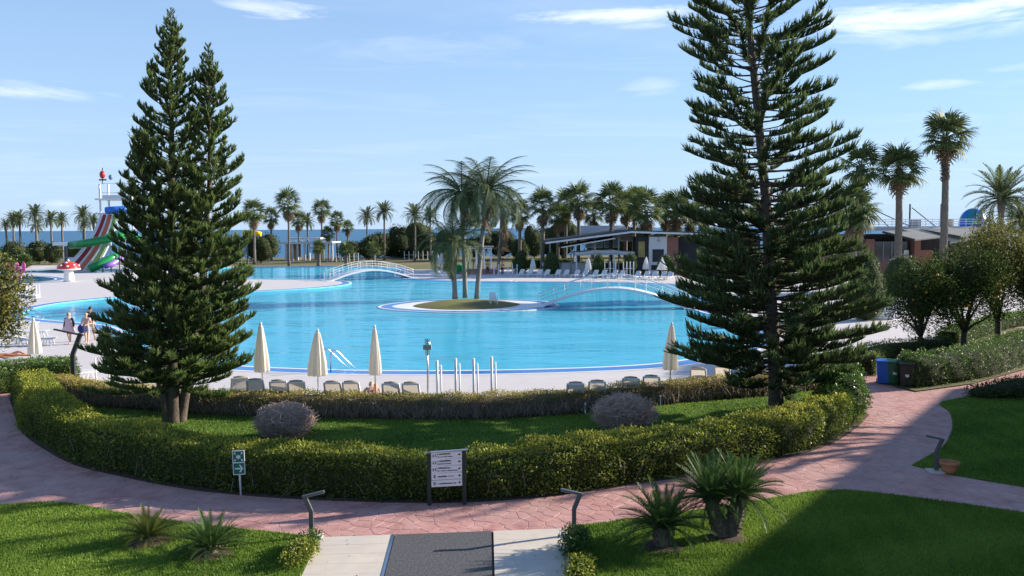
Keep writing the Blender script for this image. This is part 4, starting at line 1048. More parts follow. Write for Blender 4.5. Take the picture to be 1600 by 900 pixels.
# three feather palms on the island
M_queen = leaf_mat('queen_palm_leaves', (.028, .050, .024), (.20, .235, .11), .3, .6, spec=.15)
M_queen_dead = leaf_mat('dry_palm_fronds', (.13, .085, .045), (.42, .31, .19), .15, .8)
QN = [frond_mesh('feather_frond', 3.8, 56, .95, .030, a, .05, dr, 110 + i, t0=.4) for i, (a, dr) in enumerate(((1.25, .45), (1.9, .7), (2.5, .9)))]
QD = [frond_mesh('dry_frond', 3.4, 40, .7, .045, a, -.2, .8, 120 + i, t0=.5) for i, a in enumerate((1.2, 1.7))]
for me in QN: me.materials.append(M_queen)
for me in QD: me.materials.append(M_queen_dead)
M_greytrunk = mat('smooth_grey_palm_trunk', (.17, .155, .135), (.28, .25, .22), 5, .9, bump=.3, bscale=20)
def queen(px, py, tx, ty, label, nf, size, dead, seed, lo=-.25, r0=.2, skirt_z=0.0):
    R = random.Random(seed); b = P(px, py); b.z = .22; t = PD(tx, ty, b.y); h = t.z - b.z; root = empty('feather_palm', b, 0, label, 'palm', 'feather palms around the pool island')
    d = t - b; mb = MB(); mb.tube([d * k + Vector((0, 0, -.3 if k == 0 else 0)) for k in (0, .1, .3, .5, .7, .85, 1)], [r0 * 1.25, r0 * 1.05, r0, r0 * .95, r0 * .9, r0 * .9, r0 * .7], 12); mb.build('trunk', M_greytrunk, root, smooth=True)
    for (tt, M, a) in crown_dirs(nf, R, 1.42, lo):
        o = bpy.data.objects.new('frond', QN[0 if tt < .4 else 1 if tt < .75 else 2]); link(o, root); o.location = d + Vector((math.cos(a) * .12, math.sin(a) * .12, .1)); o.rotation_euler = M.to_euler(); o.scale = [size * R.uniform(.85, 1.1)] * 3
    for k in range(dead):
        a = R.uniform(0, 6.28); el = R.uniform(-1.45, -.95); o = bpy.data.objects.new('dry_frond', QD[k % 2]); link(o, root); o.location = d + Vector((math.cos(a) * .15, math.sin(a) * .15, -.1 - skirt_z * R.random())); o.rotation_euler = (Matrix.Rotation(a - math.pi / 2, 3, 'Z') @ Matrix.Rotation(el, 3, 'X')).to_euler(); o.scale = [size * R.uniform(.8, 1.05)] * 3
queen(711, 467, 707, 381, 'shortest island palm with a drooping grey-green crown, on the left', 30, 1.05, 3, 1, lo=-.35)
queen(727, 464, 722, 305, 'island palm with straight pale trunk in the middle of three', 32, 1.2, 4, 2, lo=-.3)
queen(745, 466, 760, 300, 'leaning island palm with the highest crown, on the right', 34, 1.25, 5, 3, lo=-.2)
queen(778, 424, 786, 325, 'palm with a long skirt of dry brown fronds hanging to the ground', 20, 1.25, 34, 4, lo=0, skirt_z=3.2)

# ------------------------------------------------------------------ broadleaf trees and bushes
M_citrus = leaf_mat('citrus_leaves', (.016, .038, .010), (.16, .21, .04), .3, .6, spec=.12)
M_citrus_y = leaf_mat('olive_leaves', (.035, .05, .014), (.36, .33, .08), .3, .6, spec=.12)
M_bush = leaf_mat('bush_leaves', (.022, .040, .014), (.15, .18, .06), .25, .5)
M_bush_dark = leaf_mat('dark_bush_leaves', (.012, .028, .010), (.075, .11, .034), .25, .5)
M_cone = leaf_mat('topiary_leaves', (.018, .045, .012), (.13, .20, .045), .2, .5)
M_orange = mat('orange_peel', (.75, .28, .02), (.85, .36, .04), 6, .5)
def broad_tree(name, px, py, h_px, w_px, label, m, n, leaf, seed, trunk_h=.3, group=None, fruit=0, nl=14, cat='tree', base=None, wid=.5, t0=.38):
    R = random.Random(seed); b = base or P(px, py); sc = b.y / FPX; H, W = h_px * sc, w_px * sc / 2
    root = empty(name, b, 0, label, cat, group); lumps = []
    z0 = H * trunk_h
    for k in range(nl):
        a = R.uniform(0, 6.28); rr = R.uniform(.30, .78) * W; z = z0 + (H - z0) * R.uniform(.22, .80); s = R.uniform(.26, .42)
        lumps.append(((math.cos(a) * rr, math.sin(a) * rr, z), (W * s, W * s, (H - z0) * s * .62)))
    lumps.append(((0, 0, z0 + (H - z0) * .5), (W * .6, W * .6, (H - z0) * .48)))
    fk = (.03 * W, 0, max(.35, H * .2)); MB().tube([(0, 0, -.02), (.04 * W, .02 * W, fk[2] * .55), fk], [.05 * H ** .7, .038 * H ** .7, .036 * H ** .7], 9).build('trunk', M_bark, root, smooth=True)
    stems_for(root, fk, [l[0] for l in lumps[:9]], max(.03, .022 * H ** .7), seed=seed, kink=.12 * W, name='limbs')
    core_lumps(root, lumps[-1:], s=.5); leafy_volume(root, 'crown', lumps, n, leaf, m, seed, shell=.7, t0=t0, wid=wid)
    for k in range(fruit):
        c, bb = R.choice(lumps); d = Vector((R.uniform(-1, 1), -abs(R.uniform(.2, 1)), R.uniform(-.9, .3))).normalized(); q = [c[i] + d[i] * bb[i] * 1.0 for i in range(3)]
        MB().ell(q, (.055, .055, .055), 10, 6).build('orange', M_orange, root, smooth=True)
    return root
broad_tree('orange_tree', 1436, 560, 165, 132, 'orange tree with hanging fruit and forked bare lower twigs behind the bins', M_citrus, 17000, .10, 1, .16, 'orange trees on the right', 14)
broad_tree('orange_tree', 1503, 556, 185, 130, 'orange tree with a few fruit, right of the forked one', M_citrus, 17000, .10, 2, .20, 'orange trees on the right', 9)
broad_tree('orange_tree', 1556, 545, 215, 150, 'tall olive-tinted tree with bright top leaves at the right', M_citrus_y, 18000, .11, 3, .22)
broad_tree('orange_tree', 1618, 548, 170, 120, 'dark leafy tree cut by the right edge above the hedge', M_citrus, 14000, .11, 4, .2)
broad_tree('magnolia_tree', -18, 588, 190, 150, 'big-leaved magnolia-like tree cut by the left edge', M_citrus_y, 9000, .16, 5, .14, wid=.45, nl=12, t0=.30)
for k, (px, py, hp, wp) in enumerate([(813, 428, 36, 22), (862, 430, 37, 27), (936, 432, 34, 20), (985, 432, 36, 23), (1040, 432, 34, 26)]):
    b = P(px, py); sc = b.y / FPX; H, W = hp * sc, wp * sc / 2; root = empty('cone_topiary', b, 0, 'clipped egg-shaped cypress topiary behind the loungers, %s from the left' % ORD[k], 'topiary', 'topiaries behind the loungers')
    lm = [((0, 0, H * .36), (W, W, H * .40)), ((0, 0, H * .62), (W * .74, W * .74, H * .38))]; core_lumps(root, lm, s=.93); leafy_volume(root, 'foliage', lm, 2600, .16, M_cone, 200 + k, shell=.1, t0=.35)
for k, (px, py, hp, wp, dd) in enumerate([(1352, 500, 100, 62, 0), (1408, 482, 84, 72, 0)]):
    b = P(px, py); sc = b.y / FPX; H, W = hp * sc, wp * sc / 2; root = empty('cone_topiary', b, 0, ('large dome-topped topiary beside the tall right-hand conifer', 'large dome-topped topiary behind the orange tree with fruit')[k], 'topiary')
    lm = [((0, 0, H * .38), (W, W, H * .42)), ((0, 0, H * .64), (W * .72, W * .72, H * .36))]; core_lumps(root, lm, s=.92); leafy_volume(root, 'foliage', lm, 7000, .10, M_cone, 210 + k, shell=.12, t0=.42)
# bushes and trees behind the pool, each a thing of its own: (name, px, base y, height px, width px, material, label)
FAR = [('bush', 25, 414, 42, 46, 'olive-brown bush behind the pink slide at the left', M_bush), ('bush', 60, 412, 36, 46, 'dark bush under the shore palms, left of the slide', M_bush_dark), ('bush', 82, 413, 36, 34, 'dark bush directly left of the water slide', M_bush_dark),
       ('clipped_bush', 36, 419, 24, 28, 'small clipped sunlit bush at the left behind the kids pool', M_cone), ('clipped_bush', 14, 420, 24, 22, 'small clipped bush at the left edge behind the kids pool', M_cone),
       ('round_tree', 408, 411, 46, 62, 'dark dense tree right behind the left conifer by the pool', M_bush_dark), ('round_tree', 352, 412, 44, 70, 'dark dense tree seen through the left conifer', M_bush_dark), ('round_tree', 545, 408, 34, 40, 'thin grey-green tree beside the white pavilion', M_bush),
       ('round_tree', 577, 407, 42, 46, 'rounded grey-green tree right of the white pavilion', M_bush), ('round_tree', 592, 404, 46, 36, 'dark tree under the two date palms', M_bush_dark), ('round_tree', 626, 403, 52, 46, 'broad dark tree left of the island palms', M_bush_dark),
       ('round_tree', 660, 405, 62, 70, 'tall leafy tree behind the left island palm', M_bush), ('round_tree', 700, 408, 50, 60, 'leafy tree directly behind the island palms', M_bush_dark), ('round_tree', 745, 406, 44, 50, 'dark tree behind the small white gazebo', M_bush_dark),
       ('round_tree', 812, 408, 44, 34, 'rounded bush right of the dry-skirted palm', M_bush_dark), ('round_tree', 835, 406, 62, 46, 'dark tree at the left end of the bar roof', M_bush_dark), ('round_tree', 880, 404, 66, 60, 'dark tree behind the middle of the bar roof', M_bush_dark), ('round_tree', 935, 403, 60, 60, 'leafy tree behind the bar between the fan palms', M_bush),
       ('round_tree', 1000, 402, 54, 70, 'leafy tree behind the right part of the bar', M_bush), ('round_tree', 782, 405, 50, 56, 'dark tree right behind the dry-skirted palm', M_bush_dark), ('round_tree', 858, 403, 56, 60, 'leafy tree behind the left half of the bar roof', M_bush), ('round_tree', 968, 402, 52, 70, 'dark tree behind the gazebo awning and bar', M_bush_dark), ('round_tree', 1045, 402, 52, 70, 'dark tree behind the white bar wall', M_bush_dark), ('round_tree', 612, 402, 44, 40, 'leafy tree just right of the date palm pair', M_bush), ('round_tree', 1085, 420, 60, 60, 'dark bush left of the tall conifer by the brick wall', M_bush_dark), ('round_tree', 1320, 420, 56, 70, 'bush right behind the tall conifer', M_bush), ('round_tree', 1600, 410, 60, 60, 'dark tree at the right edge beyond the terrace', M_bush_dark)]
for k, (nm, px, py, hp, wp, lb, mm) in enumerate(FAR):
    b = P(px, py); sc = b.y / FPX; H, W = hp * sc, wp * sc / 2; R = random.Random(300 + k); root = empty(nm, b, 0, lb, 'bush' if 'bush' in nm else 'tree', 'bushes and trees behind the pools')
    lm = [((R.uniform(-.45, .45) * W, R.uniform(-.3, .3) * W, H * R.uniform(.35, .72)), (W * R.uniform(.45, .62), W * R.uniform(.45, .6), H * R.uniform(.24, .34))) for _ in range(6)] + [((0, 0, H * .42), (W * .8, W * .7, H * .42))]
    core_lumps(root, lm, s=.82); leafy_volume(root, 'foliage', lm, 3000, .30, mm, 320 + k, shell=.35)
    if 'tree' in nm: stems_for(root, (0, 0, 0), [lm[0][0], lm[6][0]], .15, seed=k)
# long clipped hedges far behind
def far_hedge(pts, w, h, label, m, leaf, dens, seed): return hedge('far_hedge', catmull([P(*p) for p in pts], False, 1.5), w, h, label, m, leaf=leaf, dens=dens, tint_top=.15, tint0=.35, seed=seed, rough=.15)
far_hedge([(598, 401), (640, 402), (690, 404)], 2.5, 3.2, 'long clipped dark hedge left of the island palms before the sea', M_hedge_g, .28, 40, 41)
far_hedge([(-30, 404), (40, 402.5), (130, 402)], 3, 2.2, 'dark hedge below the shore palms at the far left', M_hedge_g, .3, 30, 43)
far_hedge([(800, 418), (860, 418.5), (905, 419)], 1.5, 1.3, 'yellow-green hedge behind the first topiaries', M_hedge, .2, 60, 45)
far_hedge([(905, 420), (985, 421), (1040, 422)], 1.5, 1.0, 'yellow-green hedge behind the white gazebo', M_hedge, .2, 60, 46)
# ------------------------------------------------------------------ lamps, signs, bins, pot
M_lampface = mat('lamp_underside', (.35, .36, .36), (.42, .43, .43), 5, .4)
def bollard(px, py, h, face, label, w=.085, mirror=1, plinth=True):
    """bent bollard lamp: upright, kinked neck, tilted flat head"""
    b = P(px, py); root = empty('bollard_lamp', b, face, label, 'lamp', 'bent bollard lamps')
    z = .03
    mb = MB(); k1 = h * .60; mx = mirror
    mb.bar((0, 0, z), (0, 0, k1), w, w * .8, up=(0, 1, 0)); mb.build('post', M_grey_metal, root, bevel=.006)
    MB().bar((0, 0, k1 - .01), (-.14 * h * mx, 0, h * .93), w, w * .8, up=(0, 1, 0)).build('neck', M_grey_metal, root, bevel=.006)
    hd = MB().bar((-.18 * h * mx, 0, h * .90), (.28 * h * mx, 0, h * 1.0), w * .9, .045, up=(0, 0, 1)).build('head', M_grey_metal, root, bevel=.006)
    MB().bar((-.10 * h * mx, 0, h * .917 - .026), (.27 * h * mx, 0, h * .998 - .026), w * .7, .006).build('lens', M_lampface, hd)
    if plinth: MB().box((0, 0, .02), (.42, .34, .07)).build('plinth', M_concrete, root, bevel=.01)
    return root
bollard(487, 842, .93, .10, 'bent grey bollard lamp at the left corner of the entrance walkway')
bollard(897, 838, .93, -.05, 'bent grey bollard lamp at the right corner of the entrance walkway', mirror=-1)
bollard(1463, 738, .90, -.1, 'bent bollard lamp beside the terracotta pot', mirror=-1)
lb = bollard(116, 612, 2.35, 0, 'tall dark bent lamp post behind the left hedge', w=.15, plinth=False, mirror=-1)
for ch in lb.children:
    ch.data.materials.clear(); ch.data.materials.append(M_dark)
    for g_ in ch.children: g_.data.materials.clear(); g_.data.materials.append(M_dark)

M_green = mat('sign_green', (.0, .13, .075), (.004, .15, .085), 3, .5)
M_signwhite = mat('sign_white', (.70, .70, .70), (.76, .76, .76), 3, .5)
M_ink = mat('sign_ink', (.012, .012, .014), (.02, .02, .022), 3, .6)
M_post_green = mat('dark_green_post', (.012, .022, .018), (.018, .03, .024), 6, .5)
# assembly point sign
b = P(376, 775); sg = empty('assembly_point_sign', b, .06, 'green and white assembly point sign with arrow on a white post before the hedge', 'sign')
sg.rotation_euler = (0, math.radians(-1.5), .08)
MB().tube([(0, .03, -.05), (0, .03, 1.0)], .022, 10).build('post', M_white, sg, smooth=True)
W_, H_ = .27, .56; zc_ = .77
pn = MB().box((0, 0, zc_), (W_, .02, H_)).build('panel', M_signwhite, sg, bevel=.004)
MB().box((0, -.0115, zc_ + .135), (W_ - .035, .004, .245)).build('upper_field', M_green, pn); MB().box((0, -.0115, zc_ - .135), (W_ - .035, .004, .245)).build('lower_field', M_green, pn)
def flat(pts, y, z0=0.0, x0=0.0, th=.004):
    mb = MB(); n = len(pts); mb.add([(x0 + p[0], y, z0 + p[1]) for p in pts] + [(x0 + p[0], y - th, z0 + p[1]) for p in pts], [tuple(range(n)), tuple(range(n, 2 * n))[::-1]] + [(i, n + i, n + (i + 1) % n, (i + 1) % n) for i in range(n)]); return mb
ar = MB()
for part in ([(-.085, -.016), (.05, -.016), (.05, .016), (-.085, .016)], [(.0, .085), (.035, .085), (.095, 0), (.06, 0)], [(.0, -.085), (.06, 0), (.095, 0), (.035, -.085)]):
    q = flat(part, -.0145, zc_ - .135); ar.add(q.v, q.f)
ar.build('arrow', M_signwhite, pn)
pic = MB()
for sx in (-1, 1):
    for sz in (-1, 1):
        q = flat([(-.026, -.006), (-.006, -.006), (-.006, -.026), (.02, -.02 + .02), (.012, .012), (-.02, .02)], -.0145, zc_ + .135 + sz * .083, sx * .082)
        if sx * sz: q = flat([(sx * .028, sz * .028), (sx * .028, -sz * .012), (sx * .008, -sz * .004), (-sx * .012, -sz * .022), (-sx * .022, -sz * .012), (-sx * .004, sz * .008), (-sx * .012, sz * .028)], -.0145, zc_ + .135 + sz * .07, sx * .07)
        pic.add(q.v, q.f)
for (x, z, rr) in ((0, .03, .016), (-.03, .018, .014), (.03, .018, .014), (0, -.005, .014)):
    q = flat([(rr * math.cos(a * .628), rr * math.sin(a * .628)) for a in range(10)], -.0145, zc_ + .135 + z, x); pic.add(q.v, q.f)
    q = flat([(-.016, -.05), (.016, -.05), (.018, -.012), (-.018, -.012)], -.0143, zc_ + .135 + z, x); pic.add(q.v, q.f)
pic.build('pictogram', M_signwhite, pn)
# directory sign
bl, br = P(671, 790), P(726, 788.5); ds = empty('directory_sign', (bl + br) / 2, math.atan2((br - bl).y, (br - bl).x), 'white five-row directory sign on two dark green posts at the hedge', 'sign')
Wd = (br - bl).length; 
for sx in (-1, 1): MB().box((sx * Wd / 2, 0, .58), (.085, .07, 1.22)).build('post', M_post_green, ds, bevel=.006)
MB().box((0, 0, 1.195), (Wd + .16, .075, .02), ry=-.05).build('cap', M_steel, ds)
R = random.Random(3); Lw = Wd - .10; rh = .142
for k in range(5):
    z = 1.11 - k * (rh + .012); row = MB().box((0, -.01, z), (Lw, .03, rh), ry=-.03).build('sign_row', M_signwhite, ds)
    def ln(x0, x1, zz, hh, mk):
        # lettering too small to read in the photograph: word-shaped runs of strokes
        x = x0
        while x < x1:
            w = R.uniform(.007, .014); tall = R.random() < .25
            mk.box((x + w / 2, -.0275, z + zz - x * -.03 + (hh * .15 if tall else 0)), (w, .004, hh * (1.3 if tall else 1))); x += w + (.016 if R.random() < .12 else .004)
    t = MB()
    if k < 3: ln(-.20, (.08, .10, .07)[k], .028, .026, t); ln(-.20, (.12, .09, .24)[k], -.032, .017, t)
    elif k == 3: ln(-.19, .0, -.004, .026, t); ln(.03, .16, -.002, .017, t)
    else: ln(-.19, .20, -.006, .024, t)
    t.build('lettering', M_ink, row)
    d = MB(); d.lathe([(.020, 0), (.020, .005)], (Lw / 2 - .055, -.0255, z + .012), 12, M=Matrix.Rotation(math.pi / 2, 3, 'X')); d.bar((Lw / 2 - .085, -.0275, z + .012), (Lw / 2 - .03, -.0275, z + .013), .004, .010); d.build('arrow_mark', M_ink, row)
    ic = MB(); x = -Lw / 2 + .07; zz = z - .004
    if k == 4: ic.bar((x - .032, -.0275, zz - .035), (x + .032, -.0275, zz + .035), .004, .012); ic.bar((x - .032, -.0275, zz + .035), (x + .032, -.0275, zz - .035), .004, .012)
    elif k == 3:
        for q in (-.028, 0, .028): ic.box((x, -.0275, zz + q), (.05, .004, .010))
        ic.box((x, -.0275, zz), (.012, .004, .06))
    else:
        for q in (-.025, .025):
            ic.box((x + q, -.0275, zz + .012), (.030 if k == 2 else .018, .004, .022)); ic.box((x + q, -.0275, zz - .024), (.032, .004, .012)); ic.box((x + q * 1.2, -.0275, zz - .006), (.010, .004, .02))
    ic.build('icon', M_ink, row)

# waste bins
def bin_(px, py, col, label, name, h=.95, w=.5, icon=True):
    b = P(px, py); m = mat('bin_' + name, col, tuple(min(1, c * 1.25) for c in col), 4, .45); root = empty('waste_bin', b, -.35, label, 'bin', 'waste bins by the hedge')
    w2 = w * .82; mb = MB(); mb.add([(-w2 / 2, -w2 / 2, .06), (w2 / 2, -w2 / 2, .06), (w2 / 2, w2 / 2, .06), (-w2 / 2, w2 / 2, .06), (-w / 2, -w / 2, h * .9), (w / 2, -w / 2, h * .9), (w / 2, w / 2, h * .9), (-w / 2, w / 2, h * .9)], [(0, 3, 2, 1), (4, 5, 6, 7), (0, 1, 5, 4), (1, 2, 6, 5), (2, 3, 7, 6), (3, 0, 4, 7)])
    mb.build('body', m, root, bevel=.02); MB().box((0, -.01, h * .945), (w + .05, w + .06, .07), rx=.06).build('lid', m, root, bevel=.02)
    MB().bar((-w * .4, w / 2 + .05, h * .93), (w * .4, w / 2 + .05, h * .93), .03).build('handle', m, root)
    for sx in (-1, 1): MB().lathe([(.09, -.025), (.09, .025)], (sx * w * .42, w * .38, .09), 12, M=Matrix.Rotation(math.pi / 2, 3, 'Y')).build('wheel', M_dark, root)
    if icon: MB().box((0, -w * .455, h * .5), (.13, .01, .13), rx=-.06).build('sticker', M_signwhite, root)
bin_(1380, 600, (.01, .10, .42), 'blue waste bin, leftmost of three in front of the dark hedge', 'blue', icon=False)
bin_(1397, 601, (.012, .10, .05), 'green waste bin in the middle of three before the dark hedge', 'green')
bin_(1416, 605, (.018, .018, .02), 'black waste bin, rightmost of three before the dark hedge', 'black')
M_terra = mat('terracotta', (.42, .16, .07), (.52, .21, .10), 6, .8, bump=.2, bscale=30)
b = P(1486, 742); pt = empty('flower_pot', b + Vector((0, .1, .03)), 0, 'empty terracotta pot on the grass beside a bollard lamp', 'pot')
MB().lathe([(.13, 0), (.15, .02), (.20, .22), (.19, .225), (.175, .20)], n=24).build('body', M_terra, pt, smooth=True); MB().lathe([(.20, .20), (.225, .20), (.23, .27), (.20, .27), (.19, .22)], n=24).build('rim', M_terra, pt, smooth=True); MB().lathe([(.17, .19), (.17, .20)], n=20).build('soil', M_soil, pt)

# ------------------------------------------------------------------ loungers, parasols and poolside things
M_sling = bpy.data.materials.new('taupe_sling'); nn, ll = nodes_of(M_sling); nn['Principled BSDF'].inputs['Base Color'].default_value = (.50, .44, .36, 1); nn['Principled BSDF'].inputs['Roughness'].default_value = .9
tl = nn.new('ShaderNodeBsdfTranslucent'); tl.inputs[0].default_value = (.60, .53, .44, 1); ms_ = nn.new('ShaderNodeMixShader'); ms_.inputs[0].default_value = .5; ll.new(nn['Principled BSDF'].outputs[0], ms_.inputs[1]); ll.new(tl.outputs[0], ms_.inputs[2]); ll.new(ms_.outputs[0], nn['Material Output'].inputs['Surface'])   # thin open-weave fabric
M_slingw = mat('white_sling', (.62, .62, .62), (.70, .70, .70), 20, .7)
def cloth_mat(name, c):
    m = mat(name, c, tuple(min(1, v * 1.08) for v in c), 8, .9, bump=.2, bscale=20); n, l = m.node_tree.nodes, m.node_tree.links
    tl_ = n.new('ShaderNodeBsdfTranslucent'); tl_.inputs[0].default_value = (*c, 1); mx_ = n.new('ShaderNodeMixShader'); mx_.inputs[0].default_value = .4
    l.new(n['Principled BSDF'].outputs[0], mx_.inputs[1]); l.new(tl_.outputs[0], mx_.inputs[2]); l.new(mx_.outputs[0], n['Material Output'].inputs['Surface']); return m
M_canvas = cloth_mat('cream_canvas', (.80, .76, .68))
M_canvas_w = cloth_mat('white_canvas', (.76, .76, .76))
def lounger_proto(sl_mat, ang):
    """sun lounger, head end at -Y, feet at +Y"""
    root = empty('sun_lounger'); w = .62
    for sx in (-1, 1):
        MB().bar((sx * w / 2, -.75, .33), (sx * w / 2, 1.15, .33), .05, .06).build('side_rail', M_plastic, root)
        for y in (-.45, .85):
            MB().add(*[(lambda q: (q.v, q.f))(MB().bar((sx * w / 2, y - .12, .30), (sx * w / 2, y - .2, 0), .045, .05))][0]).bar((sx * w / 2, y + .12, .30), (sx * w / 2, y + .2, 0), .045, .05).build('leg', M_plastic, root)
    MB().box((0, .45, .345), (w - .06, 1.36, .03)).build('seat_sling', sl_mat, root)
    hy, hz = -.2, .35; L = .74; ey, ez = hy - L * math.cos(ang), hz + L * math.sin(ang)
    bk = MB()
    for sx in (-1, 1): bk.bar((sx * (w / 2 - .03), hy, hz), (sx * (w / 2 - .05), ey, ez), .06, .07)
    bk.bar((-(w / 2 - .03), ey, ez), (w / 2 - .03, ey, ez), .06, .06); bk.build('backrest_frame', M_plastic, root, bevel=.01)
    n = Vector((0, -math.sin(ang), -math.cos(ang)))
    u0 = Vector((0, math.sin(ang), math.cos(ang))) * .03; c0, c1 = Vector((0, hy, hz)) + u0, Vector((0, ey, ez)) + u0; wx = Vector((w / 2 - .065, 0, 0))
    MB().add([c0 - wx, c0 + wx, c1 + wx, c1 - wx], [(0, 1, 2, 3)]).build('backrest_sling', sl_mat, root)
    MB().tube([(-w / 2 + .10, ey + .03, ez + .035), (0, ey + .03, ez + .06), (w / 2 - .10, ey + .03, ez + .035)], .035, 8).build('headrest', sl_mat, root, smooth=True)
    MB().bar((-.2, hy - .12, hz + .05), (-.2, hy - .42, .12), .03).bar((.2, hy - .12, hz + .05), (.2, hy - .42, .12), .03).build('prop', M_plastic, root)
    return root
def place(proto, first, loc, rz, label, group, name_cat='lounger'):
    o = proto if first else copy_tree(proto); o.location = loc; o.rotation_euler = (0, 0, rz); return tag(o, label, name_cat, group)
LP = lounger_proto(M_sling, math.radians(56))
near_l = [(374, 630, .35), (404, 634, .1), (438, 636, .15), (467, 637, .1), (525, 638, 0), (553, 638, 0), (614, 640, 0), (645, 640, -.02), (898, 640, -.05), (933, 637, -.12), (986, 631, -.18), (1018, 628, -.2), (1092, 614, -.3), (1130, 610, -.35)]
for k, (px, py, rz) in enumerate(near_l):
    p = P(px, py); place(LP, k == 0, p, rz + .02, 'sun lounger with raised taupe back behind the low hedge, %s from the left' % ORD[k], 'taupe sun loungers behind the low hedge')
LF = lounger_proto(M_slingw, math.radians(42))
far_l = [813, 826, 841, 853, 870, 883, 900, 913, 929, 942, 959, 971, 995, 1009, 1022, 1036, 1046]
k = 0
for k, px in enumerate(far_l):
    p = P(px, 432.5 + (px - 813) * .012 + (1.6 if px > 990 else 0)); place(LF, k == 0, p, math.pi - .45, 'white sun lounger across the pool, %s from the left in the far row' % ORD[k], 'white sun loungers across the pool')
LS = lounger_proto(M_slingw, math.radians(12))
for k, (px, py, rz, lb_) in enumerate([(14, 572, -1.25, 'white lounger at the left edge with a sunbather on it'), (75, 588, -.75, 'flat white lounger beside the leftmost parasol'), (105, 596, -.9, 'flat white lounger partly hidden by the left hedge'), (48, 540, -1.35, 'white lounger behind the leftmost parasol'), (40, 527, -1.35, 'white lounger second behind the leftmost parasol'), (28, 513, -1.35, 'white lounger near the pool rail at the left')]):
    place(LS, k == 0, P(px, py), rz, lb_, 'white loungers at the left')
for k, (px, py) in enumerate([(684, 424), (690, 427), (697, 430), (688, 432)]):
    place(lounger_proto(M_slingw, 1.25), True, P(px, py), 1.2, 'white chair stacked upright left of the small gazebo, %s from the left' % ORD[k], 'white chairs by the small gazebo')

def parasol(px, py, h, label, group, m, rmax=.33, spread=1.0, base=True):
    b = P(px, py); root = empty('closed_parasol', b, 0, label, 'parasol', group); R = random.Random(int(px)); ph = R.uniform(0, 6); root.rotation_euler = (R.uniform(-.02, .02), R.uniform(-.025, .025), R.uniform(0, 6))
    MB().tube([(0, 0, 0), (0, 0, h - .05)], .024, 8).build('pole', M_steel if m is M_canvas else M_white, root, smooth=True)
    z0 = h * .40; pr_ = [(rmax * .93, z0), (rmax * 1.0, z0 + .05), (rmax * .92, z0 + (h - z0) * .3), (rmax * .66, z0 + (h - z0) * .6), (rmax * .42, z0 + (h - z0) * .84), (rmax * .33, z0 + (h - z0) * .93), (rmax * .12, h)]
    if spread > 1: pr_ = [(rmax * spread, z0), (rmax * spread * .98, z0 + .05), (rmax * spread * .6, z0 + (h - z0) * .45), (rmax * .4, z0 + (h - z0) * .8), (.05, h)]
    MB().lathe(pr_, n=48, wob=lambda a, t: 1 + (.22 * (1 - .6 * t)) * math.sin(8 * a + ph + .6 * math.sin(2 * a)) + .06 * math.sin(3 * a + ph * 2)).build('canopy', m, root, smooth=True)
    MB().lathe([(.04, h - .02), (.045, h + .03), (.02, h + .07)], n=10).build('finial', M_white, root, smooth=True)
    if base: MB().lathe([(.30, 0), (.30, .06), (.06, .10), (.05, .3), (.035, .3)], n=16).build('base', M_concrete, root, smooth=True)
    return root
for px, py, h, lb_ in [(56, 588, 2.35, 'cream closed parasol at the left beside the flat loungers'), (411, 630, 2.75, 'cream closed parasol touching the left conifer'), (497, 633, 2.55, 'cream closed parasol standing by the pool ladder, broad one'), (587, 634, 2.70, 'slim cream closed parasol right of the pool ladder'), (1046, 624, 2.65, 'cream closed parasol beside the right-hand conifer')]:
    parasol(px, py, h, lb_, 'cream parasols by the near pool edge', M_canvas, rmax=.19 if px == 587 else .24 if px != 497 else .29)
for k, (px, py, h, sp) in enumerate([(833, 432, 2.3, 1), (919, 433, 2.3, 1), (1009, 433, 2.4, 1), (1034, 434, 2.4, 1.75)]):
    parasol(px, py, h, 'white parasol across the pool among the far loungers, %s from the left' % ORD[k], 'white parasols across the pool', M_canvas_w, rmax=.34, spread=sp)
for k, (px, py) in enumerate([(684, 425), (690, 424)]):
    parasol(px, py, 2.6, 'white parasol among stacked chairs, %s from the left' % ORD[k], 'white parasols by stacked chairs', M_canvas_w, rmax=.4)

# parasol sockets without parasols: twin poles on weighted bases
for k, (px, py, h) in enumerate([(686, 640, 1.65), (715, 642, 1.75), (743, 642, 1.75), (771, 642, 1.8)]):
    b = P(px, py); root = empty('parasol_stand', b, 0, 'white twin-pole parasol stand without parasol, %s from the left' % ORD[k], 'parasol stand', 'empty parasol stands by the pool')
    MB().tube([(-.05, 0, 0), (-.05, 0, h)], .045, 10).build('pole', M_white, root, smooth=True); MB().tube([(.075, .04, 0), (.075, .04, h * .9)], .028, 8).build('pole', M_white, root, smooth=True)
    MB().box((0, 0, .09), (.8, .8, .16)).build('base', M_plastic, root, bevel=.03)
    for (x, z) in ((-.17, .32), (.08, .22), (.02, .5)): MB().lathe([(.06, -.04), (.075, 0), (.06, .04)], (x, -.1, z), 10).build('knob', M_dark, root, smooth=True)
# shower pole
b = P(669, 638); root = empty('poolside_shower', b, 0, 'slim steel shower pole with cross heads by the pool', 'shower')
MB().tube([(0, 0, 0), (0, 0, 2.35)], .035, 10).build('pole', M_steel, root, smooth=True); MB().box((0, 0, 2.06), (.28, .12, .16)).build('head_block', mat('grey_block', (.28, .27, .26), (.33, .32, .31), 5, .6), root, bevel=.01)
for x in (-.07, .07): MB().tube([(x, 0, 1.8), (x, 0, 2.35)], .018, 8).build('pipe', M_steel, root, smooth=True)
